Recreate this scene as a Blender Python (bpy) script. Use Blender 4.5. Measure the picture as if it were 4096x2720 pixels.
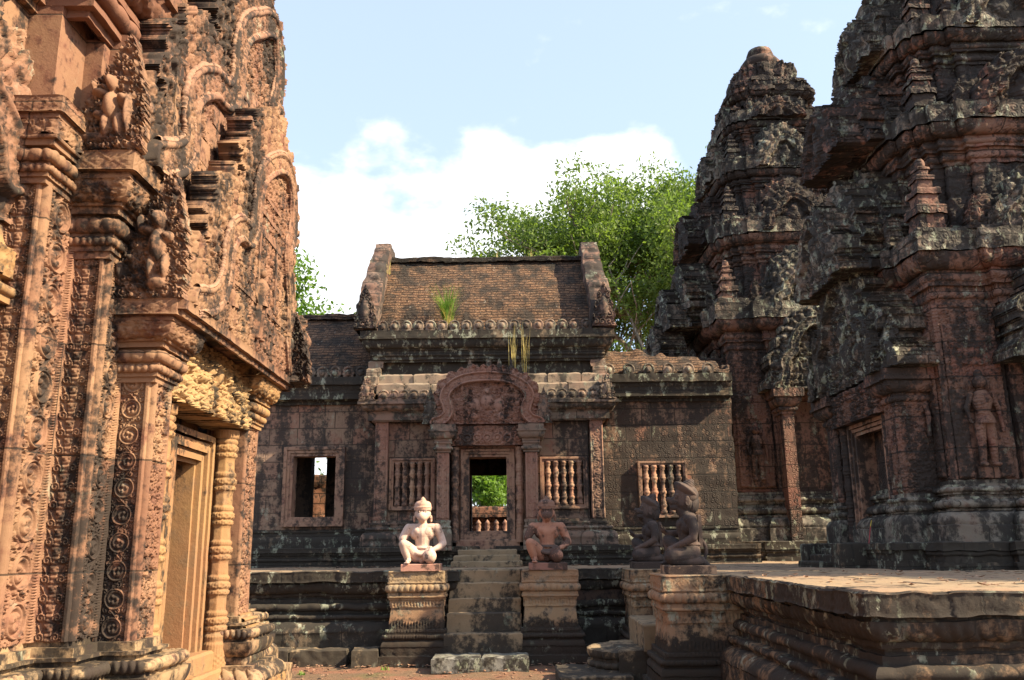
import bpy, math, random
import numpy as np
from mathutils import Vector
R = math.radians
random.seed(7)
rng = np.random.default_rng(11)
sc = bpy.context.scene
for o in list(bpy.data.objects): bpy.data.objects.remove(o)
COL = sc.collection

# ------------------------------------------------------------ camera
cd = bpy.data.cameras.new('camera'); cam = bpy.data.objects.new('camera', cd); COL.objects.link(cam)
cd.sensor_width = 36.0; cd.lens = 3527.0 / 4096 * 36; cd.clip_start = 0.1; cd.clip_end = 2000
from mathutils import Matrix
cam.matrix_world = Matrix.Translation((0, 0, 1.45)) @ Matrix.Rotation(R(90 + 13.3), 4, 'X') @ Matrix.Rotation(R(-0.6), 4, 'Z')
sc.camera = cam
sc.render.resolution_x = 1024; sc.render.resolution_y = 680
sc.view_settings.view_transform = 'Standard'; sc.view_settings.look = 'None'
sc.view_settings.exposure = 1.38; sc.view_settings.gamma = 1

# ------------------------------------------------------------ sun and sky
SUN_AZ, SUN_EL = 17.5, 38.0          # degrees the sun stands behind the camera plane, and above the horizon
sd = np.array([math.cos(R(SUN_AZ)) * math.cos(R(SUN_EL)), -math.sin(R(SUN_AZ)) * math.cos(R(SUN_EL)), math.sin(R(SUN_EL))])
sl = bpy.data.lights.new('sun', 'SUN'); sl.energy = 5.0; sl.angle = R(0.5); sl.color = (1.0, 0.84, 0.58)
so = bpy.data.objects.new('sun', sl); COL.objects.link(so); so.location = (20, -6, 16)
so.rotation_euler = Vector(sd).to_track_quat('Z', 'Y').to_euler()
w = bpy.data.worlds.new('World'); sc.world = w; w.use_nodes = True
nt = w.node_tree; nt.nodes.clear()
out = nt.nodes.new('ShaderNodeOutputWorld'); bg = nt.nodes.new('ShaderNodeBackground'); bg.inputs[1].default_value = 0.108
sky = nt.nodes.new('ShaderNodeTexSky'); sky.sky_type = 'NISHITA'; sky.sun_disc = False
sky.sun_elevation = R(SUN_EL); sky.sun_rotation = math.atan2(sd[0], sd[1]); sky.air_density = 1.0; sky.dust_density = 1.6; sky.ozone_density = 1.2
def wn(t, **k):
    n = nt.nodes.new(t)
    for a, b in k.items(): setattr(n, a, b)
    return n
tc = wn('ShaderNodeTexCoord'); mp = wn('ShaderNodeMapping'); mp.inputs['Scale'].default_value = (1.9, 1.9, 3.4); mp.inputs['Location'].default_value = (0.55, 0.0, -0.16)
nz = wn('ShaderNodeTexNoise'); nz.inputs['Scale'].default_value = 2.6; nz.inputs['Detail'].default_value = 9; nz.inputs['Roughness'].default_value = 0.52
nt.links.new(tc.outputs['Generated'], mp.inputs[0]); nt.links.new(mp.outputs[0], nz.inputs['Vector'])
sx = wn('ShaderNodeSeparateXYZ'); nt.links.new(tc.outputs['Generated'], sx.inputs[0])
grad = wn('ShaderNodeMapRange'); grad.inputs[1].default_value = 0.0; grad.inputs[2].default_value = 0.62; grad.inputs[3].default_value = 0.15; grad.inputs[4].default_value = -0.22
nt.links.new(sx.outputs[2], grad.inputs[0])
add = wn('ShaderNodeMath', operation='ADD'); 
gn = wn('ShaderNodeMath', operation='MULTIPLY_ADD'); gn.inputs[1].default_value = 3.0; gn.inputs[2].default_value = -1.09; nt.links.new(nz.outputs[0], gn.inputs[0])
nt.links.new(gn.outputs[0], add.inputs[0]); nt.links.new(grad.outputs[0], add.inputs[1])
nrm = wn('ShaderNodeVectorMath', operation='NORMALIZE'); nt.links.new(tc.outputs['Generated'], nrm.inputs[0])
for (dx, dy, dz, c0, c1, A) in ((.07, .895, .400, .988, .9997, .26), (-.13, .93, .270, .985, .9997, .22), (-.20, .95, .20, .95, .998, .20), (.12, .90, .43, .994, .9999, .14)):
    dt = wn('ShaderNodeVectorMath', operation='DOT_PRODUCT'); nt.links.new(nrm.outputs[0], dt.inputs[0]); l_ = math.sqrt(dx*dx+dy*dy+dz*dz); dt.inputs[1].default_value = (dx/l_, dy/l_, dz/l_)
    mr = wn('ShaderNodeMapRange', interpolation_type='SMOOTHSTEP'); mr.inputs[1].default_value = c0; mr.inputs[2].default_value = c1; mr.inputs[4].default_value = A; nt.links.new(dt.outputs['Value'], mr.inputs[0])
    a2_ = wn('ShaderNodeMath', operation='ADD'); nt.links.new(add.outputs[0], a2_.inputs[0]); nt.links.new(mr.outputs[0], a2_.inputs[1]); add = a2_
cr = wn('ShaderNodeMapRange', interpolation_type='SMOOTHSTEP'); cr.inputs[1].default_value = 0.46; cr.inputs[2].default_value = 0.86
nt.links.new(add.outputs[0], cr.inputs[0])
hz = wn('ShaderNodeMixRGB', blend_type='MIX'); hz.inputs[0].default_value = 0.42; hz.inputs[2].default_value = (4.2, 4.9, 5.9, 1)
nt.links.new(sky.outputs[0], hz.inputs[1])
mx = wn('ShaderNodeMixRGB', blend_type='MIX'); mx.inputs[2].default_value = (5.6, 5.7, 5.9, 1)
nt.links.new(cr.outputs[0], mx.inputs[0]); nt.links.new(hz.outputs[0], mx.inputs[1])
nt.links.new(mx.outputs[0], bg.inputs[0]); nt.links.new(bg.outputs[0], out.inputs[0])
sc.render.engine = 'CYCLES'
sc.cycles.max_bounces = 6; sc.cycles.diffuse_bounces = 4

# ------------------------------------------------------------ numpy noise
def _h(ix, iy, iz, s):
    h = (ix * 73856093) ^ (iy * 19349663) ^ (iz * 83492791) ^ (s * 2654435761)
    h = (h ^ (h >> 13)) * 1274126177
    h = h & 0x7fffffff
    h = (h ^ (h >> 16)) & 0xffff
    return h / 32767.5 - 1.0
def vnoise(P, s=0):
    P = np.asarray(P, dtype=np.float64); F = np.floor(P); f = P - F; I = F.astype(np.int64)
    f = f * f * (3 - 2 * f); r = 0
    for a in (0, 1):
        wa = f[..., 0] if a else 1 - f[..., 0]
        for b in (0, 1):
            wb = f[..., 1] if b else 1 - f[..., 1]
            for c in (0, 1):
                wc = f[..., 2] if c else 1 - f[..., 2]
                r = r + _h(I[..., 0] + a, I[..., 1] + b, I[..., 2] + c, s) * wa * wb * wc
    return r
def fbm(P, s=0, octv=3):
    r = 0; a = 1; k = 1
    for i in range(octv):
        r = r + vnoise(P * k, s + i * 17) * a; a *= 0.5; k *= 2.03
    return r
def weather(P, amp=0.006, sc_=9.0, block=0.0, bs=(0.5, 0.28)):
    """erosion: moves points by a 3-D noise vector, and shifts whole blocks a little"""
    if amp <= 0: return P
    D = np.stack([fbm(P * sc_, 3, 2), fbm(P * sc_, 57, 2), fbm(P * sc_, 91, 2)], -1) * amp
    if block > 0:
        row = np.floor(P[..., 2] / bs[1]); u = (P[..., 0] + P[..., 1] + row * 0.37 * bs[0]) / bs[0]; c = np.floor(u)
        i = row.astype(np.int64); j = c.astype(np.int64)
        D = D + np.stack([_h(i, j, i * 0 + 1, 5), _h(i, j, i * 0 + 2, 6), _h(i, j, i * 0 + 3, 7) * 0.3], -1) * block
    return P + D

# ------------------------------------------------------------ carving patterns: f(u, v) in metres -> 0..1
def sstep(a, b, x):
    t = np.clip((x - a) / (b - a), 0, 1); return t * t * (3 - 2 * t)
def curls(u, v, s=0.08, seed=1, turns=1.0):
    x = u / s; y = v / s; ix = np.floor(x).astype(np.int64); iy = np.floor(y).astype(np.int64)
    best = np.full(np.broadcast(x, y).shape, 9.0); bx = np.zeros_like(best); by = np.zeros_like(best); br = np.ones_like(best); bs = np.ones_like(best)
    for a in (-1, 0, 1):
        for b in (-1, 0, 1):
            cx = ix + a; cy = iy + b; z = cx * 0
            px = cx + 0.5 + 0.30 * _h(cx, cy, z, seed); py = cy + 0.5 + 0.30 * _h(cx, cy, z, seed + 9)
            dx = x - px; dy = y - py; d = np.sqrt(dx * dx + dy * dy); m = d < best
            best = np.where(m, d, best); bx = np.where(m, dx, bx); by = np.where(m, dy, by)
            bs = np.where(m, np.where(_h(cx, cy, z, seed + 3) > 0, 1.0, -1.0), bs); br = np.where(m, _h(cx, cy, z, seed + 21) * 3.1, br)
    th = np.arctan2(by, bx) * bs + br
    sp = 0.5 + 0.5 * np.cos(2 * np.pi * best * 2.6 * turns - th)
    env = sstep(0.66, 0.40, best)
    core = np.sqrt(np.clip(1 - (best / 0.2) ** 2, 0, 1))
    return np.maximum(env * (0.22 + 0.78 * sstep(.25, .75, sp)), core * 0.95)
def scroll(u, v, w=0.2, p=0.24, seed=2):
    """vertical vine of big alternating spirals, filled with small leaf curls"""
    k = np.floor(v / p); vv = v - (k + 0.5) * p; side = np.where(k % 2 == 0, 1.0, -1.0)
    uu = u * side
    cx = 0.0; r = np.sqrt((uu - cx) ** 2 + vv ** 2) / (w * 0.40); th = np.arctan2(vv, uu - cx)
    ring = np.exp(-((r - 0.92) / 0.11) ** 2); spi = (r < 0.8) * (0.25 + 0.75 * (0.5 + 0.5 * np.cos(2 * np.pi * r * 1.7 - th)))
    boss = 0
    for ang in (0, 2.1, 4.2):
        q = (uu - w * 0.12 * np.cos(ang + 1)) ** 2 + (vv - w * 0.12 * np.sin(ang + 1)) ** 2
        boss = np.maximum(boss, np.sqrt(np.clip(1 - q / (w * 0.085) ** 2, 0, 1)))
    out_ = (r > 1.05) * curls(u, v, w * 0.25, seed) * 0.8
    vine = np.exp(-((uu - w * 0.34 * np.cos(np.pi * vv / p)) / (w * 0.05)) ** 2) * (r > 1.0) * 0.9
    h = np.maximum.reduce([ring, spi * 0.8, boss, out_, vine])
    return h * sstep(w * 0.5, w * 0.45, np.abs(u))
def urn(u, v, w=0.2, p=0.15, seed=3):
    k = np.floor(v / p); t = v / p - k; a = np.abs(u) / (w * 0.5)
    stem = (a < 0.16 + 0.22 * t) * (0.55 + 0.45 * np.abs(np.sin(t * np.pi * 4)))
    chev = np.exp(-((a - (0.18 + 0.72 * t)) / 0.09) ** 2)
    r = np.sqrt(((a - 0.62) * 0.5 * w) ** 2 + ((t - 0.28) * p) ** 2) / (w * 0.17); th = np.arctan2((t - 0.28) * p, (a - 0.62) * w * 0.5)
    cur = (r < 1) * (0.35 + 0.65 * (0.5 + 0.5 * np.cos(2 * np.pi * r * 1.5 - th)))
    r2 = np.sqrt((a * w * 0.5) ** 2 + ((t - 0.78) * p) ** 2) / (w * 0.12); bud = np.sqrt(np.clip(1 - r2 ** 2, 0, 1))
    return np.maximum.reduce([stem * 0.8, chev * 0.6, cur, bud]) * sstep(1.0, 0.9, a)
def bandpanel(fn, w, border=0.028, dots=True):
    """carved field between flat margins, with a row of dots along each margin"""
    def g(u, v):
        a = np.abs(u); e = w / 2 - border
        h = np.where(a < e, fn(u, v) * 0.9, 1.0)
        if dots:
            dd = np.sqrt((a - e - 0.006) ** 2 + ((v / 0.016) % 1 - 0.5) ** 2 * 0.016 ** 2)
            h = np.where((a > e) & (a < e + 0.014), np.where(dd < 0.005, 1.0, 0.35), h)
        return h
    return g
def bead(p=0.05):
    return lambda s, t, L: np.sqrt(np.clip(1 - (2 * ((s / p) % 1) - 1) ** 2, 0, 1)) * np.sqrt(np.clip(1 - (2 * t - 1) ** 2, 0, 1))
def petal(p=0.09):
    def f(s, t, L):
        x = np.abs(2 * ((s / p) % 1) - 1); e = 1 - t ** 3
        return np.where(x < e, 0.35 + 0.65 * np.sqrt(np.clip(1 - (x / np.maximum(e, 1e-3)) ** 2, 0, 1)), 0.0) * sstep(0, .12, t)
    return f
def lozenge(p=0.2):
    def f(s, t, L):
        x = 2 * ((s / p) % 1) - 1; y = 2 * t - 1; d = np.abs(x) + np.abs(y)
        fl = 0.5 + 0.5 * np.cos(4 * np.arctan2(y, x)); r = np.sqrt(x * x + y * y)
        h = np.maximum(np.exp(-((d - 0.86) / 0.09) ** 2), (r < 0.55) * (0.35 + 0.6 * fl) * np.sqrt(np.clip(1 - (r / .55) ** 2, 0, 1)))
        h = np.maximum(h, (np.abs(y) > 0.88) * 0.9)
        return np.maximum(h, 0.5 * (d > 1.1) * curls(s, t * L, 0.03, 4))
    return f
def leafteeth(p=0.05):
    def f(s, t, L):
        x = np.abs(2 * ((s / p) % 1) - 1); e = 1 - t
        return np.where(x < e, 0.5 + 0.5 * (1 - x), 0) + 0.6 * np.exp(-((x - e) / 0.12) ** 2)
    return f
def foliage(sz=0.07, seed=5):
    return lambda s, t, L: curls(s, t * L, sz, seed)

# ------------------------------------------------------------ mesh accumulator
class MB:
    def __init__(self): self.v = []; self.f = []; self.n = 0
    def add(self, V, F):
        V = np.asarray(V, dtype=np.float64).reshape(-1, 3); F = np.asarray(F, dtype=np.int64)
        self.v.append(V); self.f.append(F + self.n); self.n += len(V)
    def grid(self, P):
        a, b = P.shape[:2]; i = np.arange(a * b).reshape(a, b)
        self.add(P.reshape(-1, 3), np.stack([i[:-1, :-1], i[1:, :-1], i[1:, 1:], i[:-1, 1:]], -1).reshape(-1, 4))
    def build(self, name, mat, parent=None, smooth=False, keep_world=True):
        V = np.concatenate(self.v); me = bpy.data.meshes.new(name)
        me.vertices.add(len(V)); me.vertices.foreach_set('co', V.astype(np.float32).ravel())
        loops = np.concatenate([f.ravel() for f in self.f]); sizes = np.concatenate([np.full(len(f), f.shape[1]) for f in self.f])
        me.loops.add(len(loops)); me.loops.foreach_set('vertex_index', loops.astype(np.int32))
        me.polygons.add(len(sizes)); st = np.concatenate([[0], np.cumsum(sizes)[:-1]])
        me.polygons.foreach_set('loop_start', st.astype(np.int32)); me.polygons.foreach_set('loop_total', sizes.astype(np.int32))
        if smooth: me.polygons.foreach_set('use_smooth', np.ones(len(sizes), dtype=bool))
        me.update(calc_edges=True); me.validate()
        if mat: me.materials.append(mat)
        o = bpy.data.objects.new(name, me); COL.objects.link(o)
        if parent is not None:
            o.parent = parent
            if keep_world: o.matrix_parent_inverse = parent.matrix_basis.inverted()
        return o
def tag(o, label=None, cat=None, group=None, kind=None):
    if label: o['label'] = label
    if cat: o['category'] = cat
    if group: o['group'] = group
    if kind: o['kind'] = kind
    return o
def thing(name, label, cat, loc=(0, 0, 0), group=None):
    o = bpy.data.objects.new(name, None); COL.objects.link(o); o.location = loc; o.empty_display_size = 0.2
    return tag(o, label, cat, group)

# ------------------------------------------------------------ shape builders
def miters(plan, closed):
    p = np.asarray(plan, float); n = len(p); E = n if closed else n - 1
    d = np.array([p[(i + 1) % n] - p[i] for i in range(E)]); L = np.linalg.norm(d, axis=1); d = d / L[:, None]
    N = np.stack([d[:, 1], -d[:, 0]], -1); M = []
    for i in range(n):
        if closed or (0 < i < n - 1): a = N[(i - 1) % E]; b = N[i % E]; M.append((a + b) / max(0.2, 1 + a @ b))
        else: M.append(N[0] if i == 0 else N[-1])
    return p, N, np.array(M), L, E
def segs(z0, off0, items):
    """profile from items (kind, height, off, ornament, amp); kinds: f fillet, s slope, c concave, v convex, t torus"""
    z = z0; o = off0; S = []
    for it in items:
        k, h, off = it[:3]; orn = it[3] if len(it) > 3 else None; amp = it[4] if len(it) > 4 else 0.012
        t = np.linspace(0, 1, 9)
        if k == 'f':
            if abs(off - o) > 1e-6: S.append((np.array([[o, z], [off, z]]), None, 0))
            S.append((np.array([[off, z], [off, z + h]]), orn, amp)); o = off
        elif k == 's': S.append((np.array([[o, z], [off, z + h]]), orn, amp)); o = off
        elif k == 'c': S.append((np.stack([o + (off - o) * (1 - np.cos(t * np.pi / 2)), z + h * np.sin(t * np.pi / 2)], -1), orn, amp)); o = off
        elif k == 'v': S.append((np.stack([o + (off - o) * np.sin(t * np.pi / 2), z + h * (1 - np.cos(t * np.pi / 2))], -1), orn, amp)); o = off
        elif k == 't': S.append((np.stack([o + off * np.sin(t * np.pi), z + h * (1 - np.cos(t * np.pi)) / 2], -1), orn, amp))
        z += h
    S_end = (o, z)
    return S, S_end
def sweep(mb, plan, S, res=0.03, closed=True, er=0.005, esc=9.0, block=0.0, bs=(0.5, 0.28), cap=False, skip=()):
    p, N, M, L, E = miters(plan, closed); n = len(p)
    for i in range(E):
        if i in skip: continue
        A, B = p[i], p[(i + 1) % n]; mA, mB = M[i], M[(i + 1) % n]; nn = N[i]
        ns = max(1, int(math.ceil(L[i] / res))); f = np.linspace(0, 1, ns + 1); s = (f - .5) * L[i]
        fall = np.clip(np.minimum(f, 1 - f) * L[i] / 0.02, 0, 1)
        for pts, orn, amp in S:
            seg = np.linalg.norm(np.diff(pts, axis=0), axis=1); cl = np.concatenate([[0], np.cumsum(seg)]); LL = cl[-1]
            if LL < 1e-6: continue
            k = max(1 if len(pts) == 2 else 5, int(math.ceil(LL / res))) if (orn or er > 0) else (1 if len(pts) == 2 else 6)
            tt = np.linspace(0, 1, k + 1); off = np.interp(tt * LL, cl, pts[:, 0]); z = np.interp(tt * LL, cl, pts[:, 1])
            XY = (A[None, None] + off[None, :, None] * mA) * (1 - f)[:, None, None] + (B[None, None] + off[None, :, None] * mB) * f[:, None, None]
            P = np.concatenate([XY, np.broadcast_to(z[None, :, None], XY.shape[:2] + (1,))], -1)
            if orn:
                h = orn(s[:, None] + 0 * tt[None, :], tt[None, :] + 0 * s[:, None], LL) * amp * fall[:, None]
                do = np.gradient(off, tt * LL); dz = np.gradient(z, tt * LL); g = np.sqrt(do * do + dz * dz) + 1e-9
                P = P + np.concatenate([nn[None, None] * (h * (dz / g)[None])[..., None], (h * (-do / g)[None])[..., None]], -1)
            mb.grid(weather(P, er, esc, block, bs))
    if cap:
        o, z = S[-1][0][-1]; ring = p + M * o; c = ring.mean(0); k = 12
        for i in range(n):
            A, B = ring[i], ring[(i + 1) % n]; l = np.linalg.norm(B - A); ns = max(1, int(math.ceil(l / res))); f = np.linspace(0, 1, ns + 1)
            e = A[None] * (1 - f)[:, None] + B[None] * f[:, None]; kk = max(1, int(np.linalg.norm(c - A) / max(res, .05)))
            g = np.linspace(0, 1, kk + 1); Q = e[:, None] * (1 - g)[None, :, None] + c[None, None] * g[None, :, None]
            Q = np.concatenate([Q, np.full(Q.shape[:2] + (1,), z)], -1); mb.grid(weather(Q, er, esc, block, bs))
def rect(x0, x1, y0, y1): return [(x0, y0), (x1, y0), (x1, y1), (x0, y1)]
def box(mb, x0, x1, y0, y1, z0, z1, res=0.06, ch=0.008, er=0.004, block=0.0, orn=None, amp=.01):
    items = [('f', z1 - z0 - ch, 0, orn, amp), ('s', ch, -ch)]
    S, _ = segs(z0, 0, items); sweep(mb, rect(x0, x1, y0, y1), S, res, True, er, 9.0, block, cap=True)
def relief(mb, O, U, V, N, w, h, res, fn, amp, er=0.002):
    O, U, V, N = [np.array(a, float) for a in (O, U, V, N)]
    nu = max(2, int(w / res)); nv = max(2, int(h / res)); u = np.linspace(0, w, nu + 1); v = np.linspace(0, h, nv + 1)
    uu, vv = np.meshgrid(u, v, indexing='ij'); H = fn(uu - w / 2, vv) * amp
    H[0] = 0; H[-1] = 0; H[:, 0] = 0; H[:, -1] = 0
    P = O + uu[..., None] * U + vv[..., None] * V + H[..., None] * N
    mb.grid(weather(P, er, 14.0))
def slabfield(mb, O, U, V, N, us, vs, H, mask, back, er=0.003):
    """height-field slab with real thickness: front relief H, flat back, walls round the outline"""
    O, U, V, N = [np.array(a, float) for a in (O, U, V, N)]
    nu, nv = H.shape; uu, vv = np.meshgrid(us, vs, indexing='ij')
    base = O + uu[..., None] * U + vv[..., None] * V
    F = weather(base + H[..., None] * N, er, 12.0); Bk = weather(base - back * N, er * 1.5, 9.0)
    m = mask[:-1, :-1] & mask[1:, :-1] & mask[1:, 1:] & mask[:-1, 1:]
    i = np.arange(nu * nv).reshape(nu, nv); q = np.stack([i[:-1, :-1], i[1:, :-1], i[1:, 1:], i[:-1, 1:]], -1)
    K = nu * nv; V2 = np.concatenate([F.reshape(-1, 3), Bk.reshape(-1, 3)]); faces = [q[m], q[m][:, ::-1] + K]
    mp_ = np.pad(m, 1)
    for (da, db, e0, e1) in ((-1, 0, 0, 3), (1, 0, 1, 2), (0, -1, 0, 1), (0, 1, 3, 2)):
        nb = mp_[1 + da:1 + da + nu - 1, 1 + db:1 + db + nv - 1]; e = m & ~nb; a = q[e][:, e0]; b = q[e][:, e1]
        faces.append(np.stack([a, b, b + K, a + K], -1))
    Fc = np.concatenate(faces); used, inv = np.unique(Fc, return_inverse=True); mb.add(V2[used], inv.reshape(Fc.shape))
def smoothpoly(P, k=6):
    P = np.asarray(P, float); Q = np.concatenate([[2 * P[0] - P[1]], P, [2 * P[-1] - P[-2]]]); o = []
    for i in range(1, len(Q) - 2):
        for t in np.arange(k) / k:
            a, b, c, d = Q[i - 1], Q[i], Q[i + 1], Q[i + 2]
            o.append(0.5 * (2 * b + (c - a) * t + (2 * a - 5 * b + 4 * c - d) * t * t + (3 * b - a - 3 * c + d) * t ** 3))
    o.append(P[-1]); return np.array(o)
def distpoly(X, Y, C):
    best = np.full(X.shape, 1e9); bs = np.zeros(X.shape); acc = 0
    for a, b in zip(C[:-1], C[1:]):
        d = b - a; l2 = d @ d + 1e-12; t = np.clip(((X - a[0]) * d[0] + (Y - a[1]) * d[1]) / l2, 0, 1)
        q = np.hypot(X - a[0] - t * d[0], Y - a[1] - t * d[1]); m = q < best; best = np.where(m, q, best); bs = np.where(m, acc + t * math.sqrt(l2), bs); acc += math.sqrt(l2)
    return best, bs
def inpoly(X, Y, C):
    r = np.zeros(X.shape, bool)
    for a, b in zip(C, np.roll(C, -1, axis=0)):
        c = (a[1] > Y) != (b[1] > Y); xs = (b[0] - a[0]) * (Y - a[1]) / (b[1] - a[1] + 1e-12) + a[0]; r ^= c & (X < xs)
    return r
def pediment(mb, O, U, N, curve, z0, wb, flame, back, res=0.012, amp=0.05, seed=1, csz=0.07, figs=None, proj=0.10, flr=None, umin=None, er=.003):
    """polylobed gable: tympanum, serpent band, leaf border. curve (u, z) is the centre line of the band"""
    C = smoothpoly(curve); u0, u1 = C[:, 0].min() - flame - wb, C[:, 0].max() + flame + wb; z1 = C[:, 1].max() + flame + wb
    u0 = u0 if umin is None else max(u0, umin); us = np.arange(u0, u1 + res, res); vs = np.arange(z0, z1 + res, res); X, Y = np.meshgrid(us, vs, indexing='ij')
    d, s = distpoly(X, Y, C); ins = inpoly(X, Y, np.concatenate([C, [[C[-1, 0], z0 - 1], [C[0, 0], z0 - 1]]]))
    q = np.clip(d / wb, 0, 1)
    band = proj + 0.5 * proj * np.sqrt(np.clip(1 - q ** 2, 0, 1)) + 0.55 * amp * curls(X, Y, wb * 0.62, seed + 7)
    rk = min(1.0, proj / .07); rib = proj + 0.05 * rk * np.sqrt(np.clip(1 - ((d - wb * 0.92) / (wb * 0.26)) ** 2, 0, 1)) + 0.035 * rk
    band = np.where(np.abs(d - wb * .92) < wb * .26, np.maximum(rib, proj), band)
    tym = amp * 1.3 * curls(X, Y, csz * 1.25, seed)
    if figs is not None:
        for (fx, fy, fr, fh) in figs:
            g = 1 - ((X - fx) ** 2 + ((Y - fy) * .8) ** 2) / fr ** 2; tym = np.maximum(tym, fh * np.sqrt(np.clip(g, 0, 1)))
    fl_ = flame if flr is None else np.where(X < C[np.argmax(C[:, 1]), 0], flame, flr)
    tooth = np.abs(((s / 0.16) % 1) - .5) * 2; lim = wb + fl_ * (0.62 + 0.38 * (1 - tooth ** 1.2) + 0.07 * _h((s / 0.05).astype(np.int64), (s * 0).astype(np.int64), (s * 0).astype(np.int64), seed))
    fr = np.clip((d - wb) / flame, 0, 1)
    lw = csz * 1.7; row = np.floor((d - wb) / (lw * 1.15)); ls_ = (s / lw + 0.5 * (row % 2)) % 1 - .5; lt = ((d - wb) / (lw * 1.15)) % 1
    lwid = .5 * np.sqrt(np.clip(1 - lt ** 1.6, 0, 1)); q2 = np.abs(ls_) / np.maximum(lwid, 1e-3); body = np.where(q2 < 1, np.sqrt(np.clip(1 - q2 ** 2, 0, 1)) * (.55 + .45 * lt), 0)
    vein = .22 * np.cos(np.abs(ls_) * 34 + lt * 9) * (q2 < .9)
    leaf = proj * 0.20 + amp * 1.5 * (body + vein * body) + 0.35 * amp * curls(s, d * .75, csz * .7, seed + 3)
    H = np.where(d < wb * 1.16, band, np.where(ins, tym, leaf)); mask = (ins | (d < lim)) & (Y >= z0)
    slabfield(mb, O, U, (0, 0, 1), N, us, vs, H, mask, back, er)
def lathe(mb, c, prof, seg=16, res=None):
    prof = np.asarray(prof, float); th = np.linspace(0, 2 * np.pi, seg + 1)
    P = np.stack([c[0] + prof[None, :, 0] * np.cos(th)[:, None], c[1] + prof[None, :, 0] * np.sin(th)[:, None], c[2] + prof[None, :, 1] + 0 * th[:, None]], -1)
    mb.grid(P)
def tube(mb, pts, rad, seg=8):
    pts = np.asarray(pts, float); rad = np.broadcast_to(np.asarray(rad, float), (len(pts),)); T = np.gradient(pts, axis=0); T /= np.linalg.norm(T, axis=1)[:, None] + 1e-9
    up = np.array([0, 0, 1.0]); A = np.cross(T, up); bad = np.linalg.norm(A, axis=1) < .1; A[bad] = np.cross(T[bad], [1, 0, 0]); A /= np.linalg.norm(A, axis=1)[:, None]; Bv = np.cross(T, A)
    th = np.linspace(0, 2 * np.pi, seg + 1)
    mb.grid(pts[:, None] + rad[:, None, None] * (A[:, None] * np.cos(th)[None, :, None] + Bv[:, None] * np.sin(th)[None, :, None]))
def ball(mb, c, r, seg=10, rings=6, sq=(1, 1, 1)):
    ph = np.linspace(0, np.pi, rings + 1); th = np.linspace(0, 2 * np.pi, seg + 1); sq = np.array(sq)
    P = np.stack([np.sin(ph)[None] * np.cos(th)[:, None], np.sin(ph)[None] * np.sin(th)[:, None], np.cos(ph)[None] + 0 * th[:, None]], -1) * r * sq + np.array(c)
    mb.grid(P)

# ------------------------------------------------------------ materials
class G:
    def __init__(s, name):
        s.m = bpy.data.materials.new(name); s.m.use_nodes = True; s.t = s.m.node_tree; s.t.nodes.clear()
        s.o = s.t.nodes.new('ShaderNodeOutputMaterial'); s.b = s.t.nodes.new('ShaderNodeBsdfPrincipled'); s.t.links.new(s.b.outputs[0], s.o.inputs[0])
        s.b.inputs['Roughness'].default_value = 0.9; s.b.inputs['Specular IOR Level'].default_value = 0.25
        s.tc = s.t.nodes.new('ShaderNodeTexCoord')
    def n(s, typ, ins=(), out_=0, **k):
        x = s.t.nodes.new('ShaderNode' + typ)
        for a, b in k.items(): setattr(x, a, b)
        for i, v in (ins.items() if isinstance(ins, dict) else enumerate(ins)):
            if v is None: continue
            if hasattr(v, 'is_output'): s.t.links.new(v, x.inputs[i])
            else: x.inputs[i].default_value = v
        return x.outputs[out_] if out_ is not None else x
    def math(s, op, a, b=None, c=None): return s.n('Math', (a, b, c), operation=op)
    def mix(s, f, a, b, mode='MIX'): return s.n('MixRGB', (f, a, b), blend_type=mode)
    def ramp(s, v, a, b, lo=0.0, hi=1.0): return s.n('MapRange', {0: v, 1: a, 2: b, 3: lo, 4: hi}, interpolation_type='SMOOTHSTEP')
    def noise(s, scale, det=4, vec=None, rough=.55, dist=0.0):
        return s.n('TexNoise', {'Vector': vec or s.tc.outputs['Object'], 'Scale': scale, 'Detail': det, 'Roughness': rough, 'Distortion': dist})
    def mapv(s, sc_=(1, 1, 1), loc=(0, 0, 0)): return s.n('Mapping', {0: s.tc.outputs['Object'], 1: loc, 3: sc_})
def c4(c): return (c[0], c[1], c[2], 1)
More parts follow.
